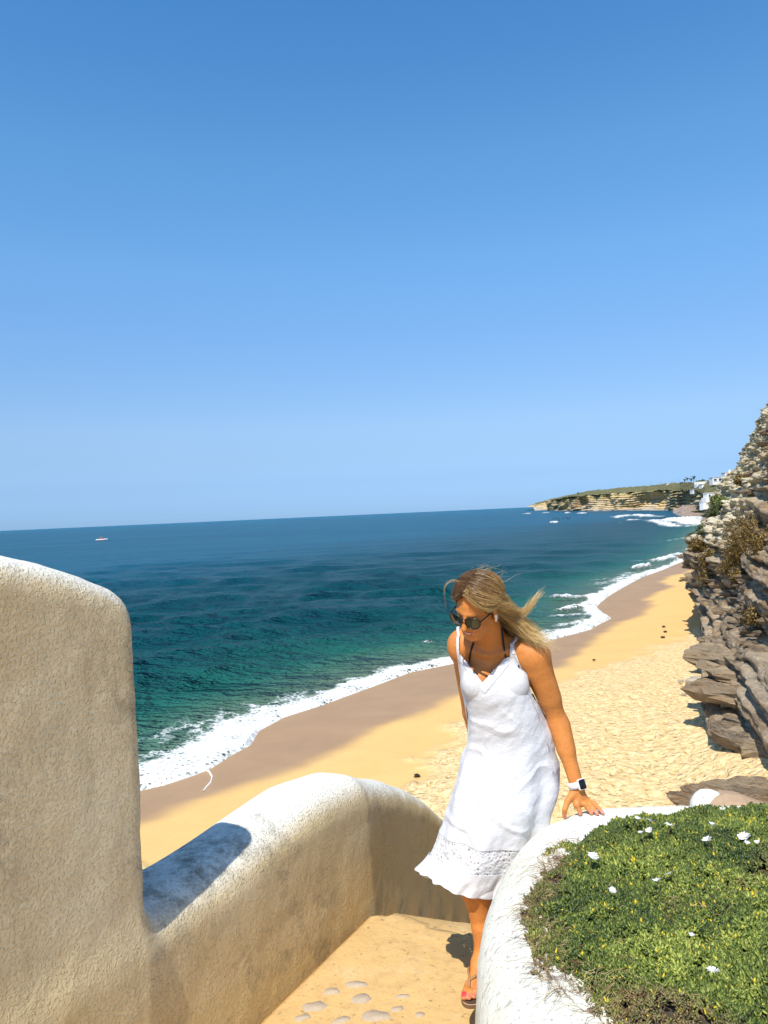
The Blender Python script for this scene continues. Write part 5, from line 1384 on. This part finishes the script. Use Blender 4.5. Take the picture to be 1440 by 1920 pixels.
# ---- mouth: lips and teeth follow the face
lipm = flat('lip_mat', (.46, .125, .085), .4); teethm = flat('teeth_mat', (.74, .71, .64), .3)
def facept(x, z, off):
    ys = np.linspace(.125, .05, 200); P_ = np.array([H(x, y, z) for y in ys]); v = B(P_); i = int(np.argmax(v < 0)); y = ys[i]
    return y + off
def lipstrip(name, lo, hi, bulge, mat, hw=.027, parent=None):
    xs_l = np.linspace(-hw, hw, 15); V = []
    for x in xs_l:
        t = x / hw; a_, b_ = lo(x), hi(x)
        for k_ in range(6):
            q = k_ / 5; z = a_ + (b_ - a_) * q; V.append(H(x, facept(x, z, -.0006 + bulge * math.sin(math.pi * (.08 + .84 * q)) * (1 - .75 * t * t)), z))
    V = np.array(V).reshape(15, 6, 3)
    for _ in range(2): V[1:-1] = (V[:-2] + 2 * V[1:-1] + V[2:]) / 4
    return wchild(mesh_obj(name, V.reshape(-1, 3), grid_faces(15, 6), mat))
cur = lambda x: 9.5 * x * x
tp_ = lambda x, hw=.027: max(1 - (x / hw) ** 2, .03)
lipstrip('teeth', lambda x: -.0700 + cur(x) * 1.25, lambda x: -.0605 + cur(x), .0012, teethm, .0235)
lipstrip('upper_lip', lambda x: -.0618 + cur(x), lambda x: -.0610 + cur(x) + .0058 * tp_(x), .0030, lipm)
lipstrip('lower_lip', lambda x: -.0690 + cur(x) * 1.25 - .0080 * tp_(x), lambda x: -.0682 + cur(x) * 1.25, .0038, lipm)
# ---- watch
ax_w = (Lw - Le) / np.linalg.norm(Lw - Le); wc = Le + (Lw - Le) * .975
fz = np.array([.42, -.9, .1]); fz -= (fz @ ax_w) * ax_w; fz /= np.linalg.norm(fz); fs = np.cross(ax_w, fz)
V = []; m = 40
for i in range(m):
    a = 6.283 * i / m; dir_ = fs * math.cos(a) + fz * math.sin(a)
    rr = .0295 / math.sqrt((math.cos(a)) ** 2 + (math.sin(a) * 1.08) ** 2)
    for (h_, o_) in ((-.0115, 0), (-.0115, .0030), (.0115, .0030), (.0115, 0)): V.append(wc + ax_w * h_ + dir_ * (rr + o_))
f = grid_faces(m + 1, 4, True); f = np.where(f >= m * 4, f - m * 4, f)
bandm = flat('watch_band_mat', (.80, .76, .74), .5); scr = flat('watch_glass_mat', (.010, .010, .012), .12); alum = flat('watch_case_mat', (.78, .70, .66), .3)
wt = mesh_obj('wristwatch', V, f, bandm); wchild(wt); wt['label'] = 'white banded smartwatch with a dark square screen'
def rbox(c, ex, ey, ez, hx, hy, hz, r_, seg=5):
    """rounded slab in a frame: outline in (ex, ey), thickness along ez"""
    out = []
    for cx, cy_, a0 in ((hx - r_, hy - r_, 0), (-hx + r_, hy - r_, 1.5708), (-hx + r_, -hy + r_, 3.1416), (hx - r_, -hy + r_, 4.7124)):
        for k_ in range(seg): a = a0 + 1.5708 * k_ / (seg - 1); out.append((cx + r_ * math.cos(a), cy_ + r_ * math.sin(a)))
    n_ = len(out); V = []
    for sc, z_ in ((.93, -hz), (1, -hz * .5), (1, hz * .5), (.92, hz)):
        for x_, y_ in out: V.append(c + ex * x_ * sc + ey * y_ * sc + ez * z_)
    F_ = [tuple(q) for q in grid_faces(4, n_, True)] + [tuple(range(n_))[::-1], tuple(range(3 * n_, 4 * n_))]
    return V, F_
cc_ = wc + fz * .0315
V, F_ = rbox(cc_, fs, ax_w, fz, .0165, .0195, .0050, .006); mesh_obj('case', V, F_, alum, wt)
V, F_ = rbox(cc_ + fz * .0048, fs, ax_w, fz, .0142, .0170, .0012, .005); mesh_obj('screen', V, F_, scr, wt)
V = [cc_ + fs * -.0172 + ax_w * .006 + (ax_w * math.cos(k_ * 1.047) + fz * math.sin(k_ * 1.047)) * .003 + fs * e for e in (0, -.002) for k_ in range(6)]
mesh_obj('crown_button', V, grid_faces(2, 6, True), alum, wt)

# ---- sunglasses
frm = flat('glasses_frame_mat', (.018, .012, .008), .25)
n = NT('lens_mat'); lensm = n.set((.022, .030, .020), .06, spec=.9)
gl_ = []
def tube(path_, r_, seg=6, closed=False):
    path_ = np.array(path_, float); n_ = len(path_)
    tg = np.roll(path_, -1, 0) - np.roll(path_, 1, 0) if closed else np.gradient(path_, axis=0)
    tg /= np.linalg.norm(tg, axis=1)[:, None]; ref = np.array([.13, .21, .97]); a = np.cross(tg, ref); a /= np.linalg.norm(a, axis=1)[:, None]; b = np.cross(tg, a)
    rr_ = np.full(n_, r_) if np.ndim(r_) == 0 else np.array(r_)
    an = np.arange(seg) * 6.283 / seg
    V = path_[:, None] + (a[:, None] * np.cos(an)[None, :, None] + b[:, None] * np.sin(an)[None, :, None]) * rr_[:, None, None]
    V = V.reshape(-1, 3)
    f = grid_faces(n_ + (1 if closed else 0), seg, True)
    if closed: f = np.where(f >= n_ * seg, f - n_ * seg, f)
    return V, f
GY = .106
def gpt(sx_, a):
    x_ = .0290 * math.cos(a) * (1 + .10 * math.sin(a)); z_ = .0235 * math.sin(a) * (1 if math.sin(a) > 0 else 1.02)
    q = (abs(math.cos(a)) ** 3 + abs(math.sin(a)) ** 3) ** (-1 / 3) ** 1; x_ *= q ** .55; z_ *= q ** .55
    x_ = x_ * sx_ + .0360 * sx_; return H(x_, GY - 2.4 * x_ * x_, z_ - .003 + .06 * abs(x_))
g0 = None
for sx_ in (-1, 1):
    pts = [gpt(sx_, 6.283 * i / 28) for i in range(28)]
    V, f = tube(pts, .0026, 6, True)
    if g0 is None: g0 = mesh_obj('sunglasses', V, f, frm); wchild(g0); g0['label'] = 'dark tortoiseshell sunglasses'
    else: mesh_obj('rim', V, f, frm, g0)
    c0 = sum(pts) / len(pts) + HR[:, 1] * .0035; V = [c0] + pts
    mesh_obj('lens', V, [(0, 1 + i, 1 + (i + 1) % 28) for i in range(28)], lensm, g0)
    V, f = tube([gpt(sx_, .35), H(.068 * sx_, .080, .010), H(.073 * sx_, .045, .008), H(.077 * sx_, .0, .006), H(.077 * sx_, -.02, -.008)], [.0032, .003, .0026, .0022, .0018]); mesh_obj('temple', V, f, frm, g0)
V, f = tube([H(-.011, GY - .001, .010), H(-.005, GY + .003, .013), H(.005, GY + .003, .013), H(.011, GY - .001, .010)], .0024); mesh_obj('bridge', V, f, frm, g0)
V, f = tube([H(.0795, .006, -.012), H(.082, .010, -.026), H(.081, .013, -.040)], [.006, .0048, .0028], 8); o = mesh_obj('earbud', V, f, flat('earbud_mat', (.85, .84, .82), .3)); wchild(o)

bik = strap_px('bikini_top', [(879, 1262), (881, 1238), (885, 1216), (889, 1205)], [], None)
strap_px('halter_strap', [(952, 1252), (948, 1232), (943, 1208), (940, 1188), (939, 1174), (937, 1164)], [], bik)
# ---- hair: a cap over the skull and several hundred separate strands blown to the side
hs_ = Sdf()
hs_.ell(H(0, -.016, .038), (.0835 * HS, .100 * HS, .090 * HS), HR, 0)
hs_.ell(H(0, -.055, -.03), (.070 * HS, .055 * HS, .070 * HS), HR, .03)
hs_.ell(H(0.0, .110, -.005), (.090 * HS, .075 * HS, .105 * HS), HR, .012, sub=True)
hs_.ell(H(0.0, .04, -.11), (.085 * HS, .070 * HS, .085 * HS), HR, .012, sub=True)
hx, hy, hz = np.arange(.18, .50, .0042), np.arange(2.62, 2.98, .0042), np.arange(1.33, 1.66, .0042)
V, Fq = surface_nets(hs_.grid(hx, hy, hz), hx, hy, hz)
n = NT('hair_mat'); hc_ = n.attr('Col', 'Color'); hairm = n.set(hc_, .38, spec=.5)
n = NT('hair_cap_mat'); capm = n.set(n.mix(n.noise(90, 4, .7, vec=n.mapping((1, 1, .3))), (.022, .011, .005), (.10, .052, .022)), .55, n.bump(n.noise(120, 4, .7), .8, .003), spec=.3)
hair = mesh_obj('hair', V, Fq, capm); wchild(hair); hair['label'] = 'brown hair with blond ends blown sideways by the wind'
EC, ER = np.array([0, -.016, .038]), np.array([.0835, .100, .090])
def onskull(dv, lift): dv = dv / np.linalg.norm(dv, axis=-1, keepdims=True); return EC + dv * (ER + lift)
rh = np.random.default_rng(21)
SV, SC, SF = [], [], []; vb = 0
dark, mid_, blond, lite = np.array([.040, .020, .009]), np.array([.16, .080, .030]), np.array([.60, .40, .15]), np.array([.85, .66, .34])
def add_strand(P, w0, bl0, bl1, taper=True):
    global vb
    P = np.asarray(P); K = len(P); tg = np.gradient(P, axis=0); tg /= np.linalg.norm(tg, axis=1)[:, None] + 1e-9
    a = np.cross(tg, [.2, -.9, .3]); a /= np.linalg.norm(a, axis=1)[:, None] + 1e-9; b = np.cross(tg, a)
    w_ = w0 * (1 - (.75 if taper else 0) * np.linspace(0, 1, K) ** 2); w_ = w_[:, None]
    for an in (0, 2.094, 4.189): SV.append(P + (a * math.cos(an) + b * math.sin(an)) * w_)
    t = np.linspace(bl0, bl1, K)[:, None] + rh.normal(0, .10)
    c = np.where(t < .35, dark + (mid_ - dark) * np.clip(t / .35, 0, 1), np.where(t < .75, mid_ + (blond - mid_) * np.clip((t - .35) / .4, 0, 1), blond + (lite - blond) * np.clip((t - .75) / .35, 0, 1)))
    c = c * rh.uniform(.75, 1.25)
    SC.extend([c] * 3)
    i = np.arange(K - 1)
    for q in range(3):
        a0, b0_ = vb + q * K, vb + ((q + 1) % 3) * K
        SF.append(np.stack([a0 + i, b0_ + i, b0_ + i + 1, a0 + i + 1], -1))
    vb += 3 * K
K = 22
def bez(P, n_=K):
    P = np.array(P, float); t = np.linspace(0, len(P) - 1, n_); return cub(t, P)
part0, part1 = np.array([-.10, .80, .55]), np.array([-.02, -.55, .80])
# left side of the parting: sweeps over to behind her left ear
for i in range(1700):
    t = rh.random(); s0 = part0 * (1 - t) + part1 * t + rh.normal(0, .03, 3) + np.array([.02, 0, .12 * math.sin(t * 3.1)])
    mid = np.array([.62 + .22 * (1 - t), .68 - 1.2 * t, .42 - .24 * (1 - t)]) + rh.normal(0, .04, 3)
    end = np.array([.86, -.42 - .35 * t, -.02 - .35 * rh.random()]) + rh.normal(0, .05, 3)
    lift = .002 + .009 * rh.random() ** 1.5
    u = np.linspace(0, 1, 16)[:, None]; q = onskull((1 - u) ** 2 * s0 + 2 * u * (1 - u) * mid * 1.15 + u ** 2 * end, lift + .006 * np.sin(u * 3.1) )
    P = np.array([H(*x) for x in q]); add_strand(P, rh.uniform(.0003, .0007), .16 + .12 * rh.random() + .55 * (rh.random() < .05 + .30 * (t < .25)), .50 + .45 * rh.random(), False)
# right side: falls down the far side of the face and behind
for i in range(900):
    t = rh.random(); s0 = part0 * (1 - t) + part1 * t + rh.normal(0, .012, 3) + np.array([-.02, 0, .12 * math.sin(t * 3.1)])
    mid = np.array([-.70, .50 - 1.1 * t, .45]) + rh.normal(0, .05, 3); end = np.array([-.92, .12 - .7 * t, -.10 - .3 * rh.random()]) + rh.normal(0, .05, 3)
    u = np.linspace(0, 1, 14)[:, None]; q = onskull((1 - u) ** 2 * s0 + 2 * u * (1 - u) * mid * 1.15 + u ** 2 * end, .004 + .006 * rh.random() + .007 * np.sin(u * 3.1))
    P = np.array([H(*x) for x in q]); add_strand(P, rh.uniform(.0003, .0007), .14 + .10 * rh.random() + .4 * (rh.random() < .05), .35 + .4 * rh.random(), False)
def lock(guide, cnt, spread0, spread1, w0, b0_, b1_, wig=.004, startsp=.02):
    g = bez(guide, K); L_ = np.linspace(0, 1, K)[:, None]
    for i in range(cnt):
        o0 = rh.normal(0, 1, 3) * np.array([.6, 1, 1]) * spread0; o1 = rh.normal(0, 1, 3) * spread1; ph = rh.uniform(0, 6.28, 3); cut = rh.uniform(.72, 1.0)
        off = o0 * (1 - L_) + o1 * L_ + wig * 1.6 * np.sin(L_ * rh.uniform(4, 9) + ph) * L_
        P = g + off; n_ = max(8, int(K * cut)); add_strand(bez(P[:n_], K), w0 * rh.uniform(.6, 1.3), b0_ + rh.uniform(-.1, .1), b1_ + rh.uniform(-.1, .12))
D = 2.84
# lock that whips up at the end
lock([J(905, 1108, 2.74), J(925, 1124, 2.73), J(950, 1140, 2.76), J(975, 1148, D), J(993, 1138, D), J(1006, 1119, D), J(1024, 1101, D)], 140, .010, .0050, .0006, .45, 1.05)
lock([J(915, 1128, 2.745), J(940, 1140, 2.76), J(968, 1152, D), J(985, 1146, D), J(998, 1130, D), J(1008, 1116, D)], 120, .009, .009, .0006, .5, 1.0)
# main mass streaming right and down on to the shoulder
lock([J(918, 1130, 2.77), J(942, 1146, 2.79), J(962, 1160, D), J(985, 1180, D), J(1005, 1196, D), J(1030, 1212, D)], 300, .014, .016, .00065, .35, .95, .007)
lock([J(925, 1120, 2.84), J(950, 1140, 2.86), J(972, 1160, 2.88), J(990, 1178, 2.88), J(1005, 1195, 2.87), J(1022, 1206, 2.86)], 260, .014, .018, .00065, .30, .85, .008)
lock([J(928, 1140, 2.86), J(945, 1162, 2.90), J(960, 1180, 2.91), J(980, 1193, 2.88), J(1002, 1203, 2.85), J(1020, 1216, 2.84)], 240, .013, .014, .00065, .15, .80, .006)
lock([J(926, 1150, 2.87), J(938, 1172, 2.91), J(950, 1186, 2.93), J(968, 1196, 2.90), J(985, 1200, 2.86)], 240, .012, .013, .00065, .02, .45, .006)
lock([J(930, 1150, 2.90), J(940, 1168, 2.94), J(950, 1186, 2.97), J(958, 1200, 3.0)], 220, .014, .018, .00065, .0, .2, .006)
lock([J(968, 1170, 2.86), J(990, 1188, 2.84), J(1010, 1195, 2.82), J(1030, 1204, 2.80), J(1046, 1216, 2.80)], 34, .012, .014, .0006, .8, 1.05, .010)
lock([J(985, 1188, 2.85), J(1003, 1200, 2.82), J(1020, 1216, 2.82), J(1030, 1240, 2.84)], 22, .010, .012, .0006, .8, 1.0, .010)
lock([H(.01, .074, .098), H(.048, .072, .066), H(.078, .035, .030), H(.088, -.02, .020), J(956, 1138, 2.80), J(972, 1150, D)], 130, .006, .009, .0007, .55, 1.0, .003)
lock([H(.015, .060, .108), H(.062, .050, .062), H(.084, .0, .045), H(.080, -.06, .030), J(962, 1146, 2.84), J(984, 1164, D)], 130, .007, .011, .0007, .40, .95, .004)
lock([H(-.02, .070, .100), H(-.050, .066, .070), H(-.074, .040, .045), H(-.086, -.0, .01)], 90, .006, .006, .0007, .25, .6, .003)
# fly-away hairs around the crown
for i in range(46):
    d0 = rh.normal(size=3); d0[2] = abs(d0[2]) + .2; d0[1] -= .3; q0 = onskull(d0[None], .004)[0]; p0 = H(*q0); o_ = p0 - HC; o_ /= np.linalg.norm(o_)
    ln_ = rh.uniform(.03, .09); tw = np.array([1.0, .1, .1]) * rh.uniform(.2, 1); P = [p0, p0 + o_ * .010 + tw * ln_ * .3, p0 + o_ * .016 + tw * ln_ * .7 + [0, 0, rh.normal(0, .006)], p0 + o_ * .014 + tw * ln_ + [0, 0, rh.normal(0, .015)]]
    add_strand(bez(P, 10), .00035, .6, 1.0)
for i in range(8):
    add_strand(bez([H(-.04, .03, .12), H(-.062, .05, .135), H(-.085, .07, .11), H(-.094, .07, .07 - .01 * i)], 14) + rh.normal(0, .003, 3), .0004, .6, .9)
mesh_obj('strands', np.concatenate(SV), np.concatenate(SF), hairm, hair, attrs={'Col': ('FLOAT_COLOR', np.concatenate(SC))})

# ---- flip-flops
solem = flat('sandal_sole_mat', (.16, .085, .045), .7); topm_ = flat('sandal_foot_bed_mat', (.07, .038, .024), .75); strapm = flat('sandal_strap_mat', (.33, .17, .07), .6); midm = flat('sandal_midsole_mat', (.48, .34, .22), .7)
def sandal(T, inner_lab):
    out = [(.0, -.062), (.020, -.055), (.029, -.03), (.029, .02), (.034, .07), (.044, .11), (.046, .145), (.036, .178), (.018, .192), (0, .190), (-.020, .178), (-.036, .155), (-.045, .125), (-.044, .09), (-.034, .04), (-.028, 0), (-.028, -.03), (-.018, -.055)]
    out = [tuple(q) for q in chaikin(np.array(out) * [1, .955], 2, True)]; n_ = len(out); root = None
    for nm, z0, z1, mt, sc in (('flip_flop', -.024, -.010, solem, 1.0), ('midsole', -.0101, -.0065, midm, 1.02), ('footbed', -.0066, .0005, topm_, .985)):
        V = [T(x * sc, y, z0) for x, y in out] + [T(x * sc * 1.01, y, z1) for x, y in out]
        F_ = [(i, (i + 1) % n_, n_ + (i + 1) % n_, n_ + i) for i in range(n_)] + [tuple(range(n_))[::-1], tuple(range(n_, 2 * n_))]
        o = mesh_obj(nm, V, F_, mt, smooth=False)
        bv = o.modifiers.new('bevel', 'BEVEL'); bv.width = .0025; bv.segments = 2; bv.limit_method = 'ANGLE'
        if root is None: root = o; wchild(o)
        else: o.parent = root
    for sg in (1, -1):
        for kk_ in range(2):
            pts = [T(.0155, .128, .004), T(.0155, .118, .030), T(.012 + sg * .018, .092, .046 + kk_ * .004), T(sg * .034 + .002, .055 - kk_ * .010, .036), T(sg * .035, .035 - kk_ * .012, -.004)]
            Pn = bez(pts, 24)
            for _ in range(3):
                s_ = B(Pn); m = s_ < .0035; Pn[m] += bgrad(Pn[m]) * (.0035 - s_[m])[:, None]
            V, f = tube(Pn, .0042, 6); mesh_obj('strap', V, f, strapm, root)
    return root
sl = sandal(Tl, ''); sl['label'] = 'brown thong sandal on the raised foot'
sr = sandal(Tr, ''); sr['label'] = 'brown thong sandal on the foot behind the planter'
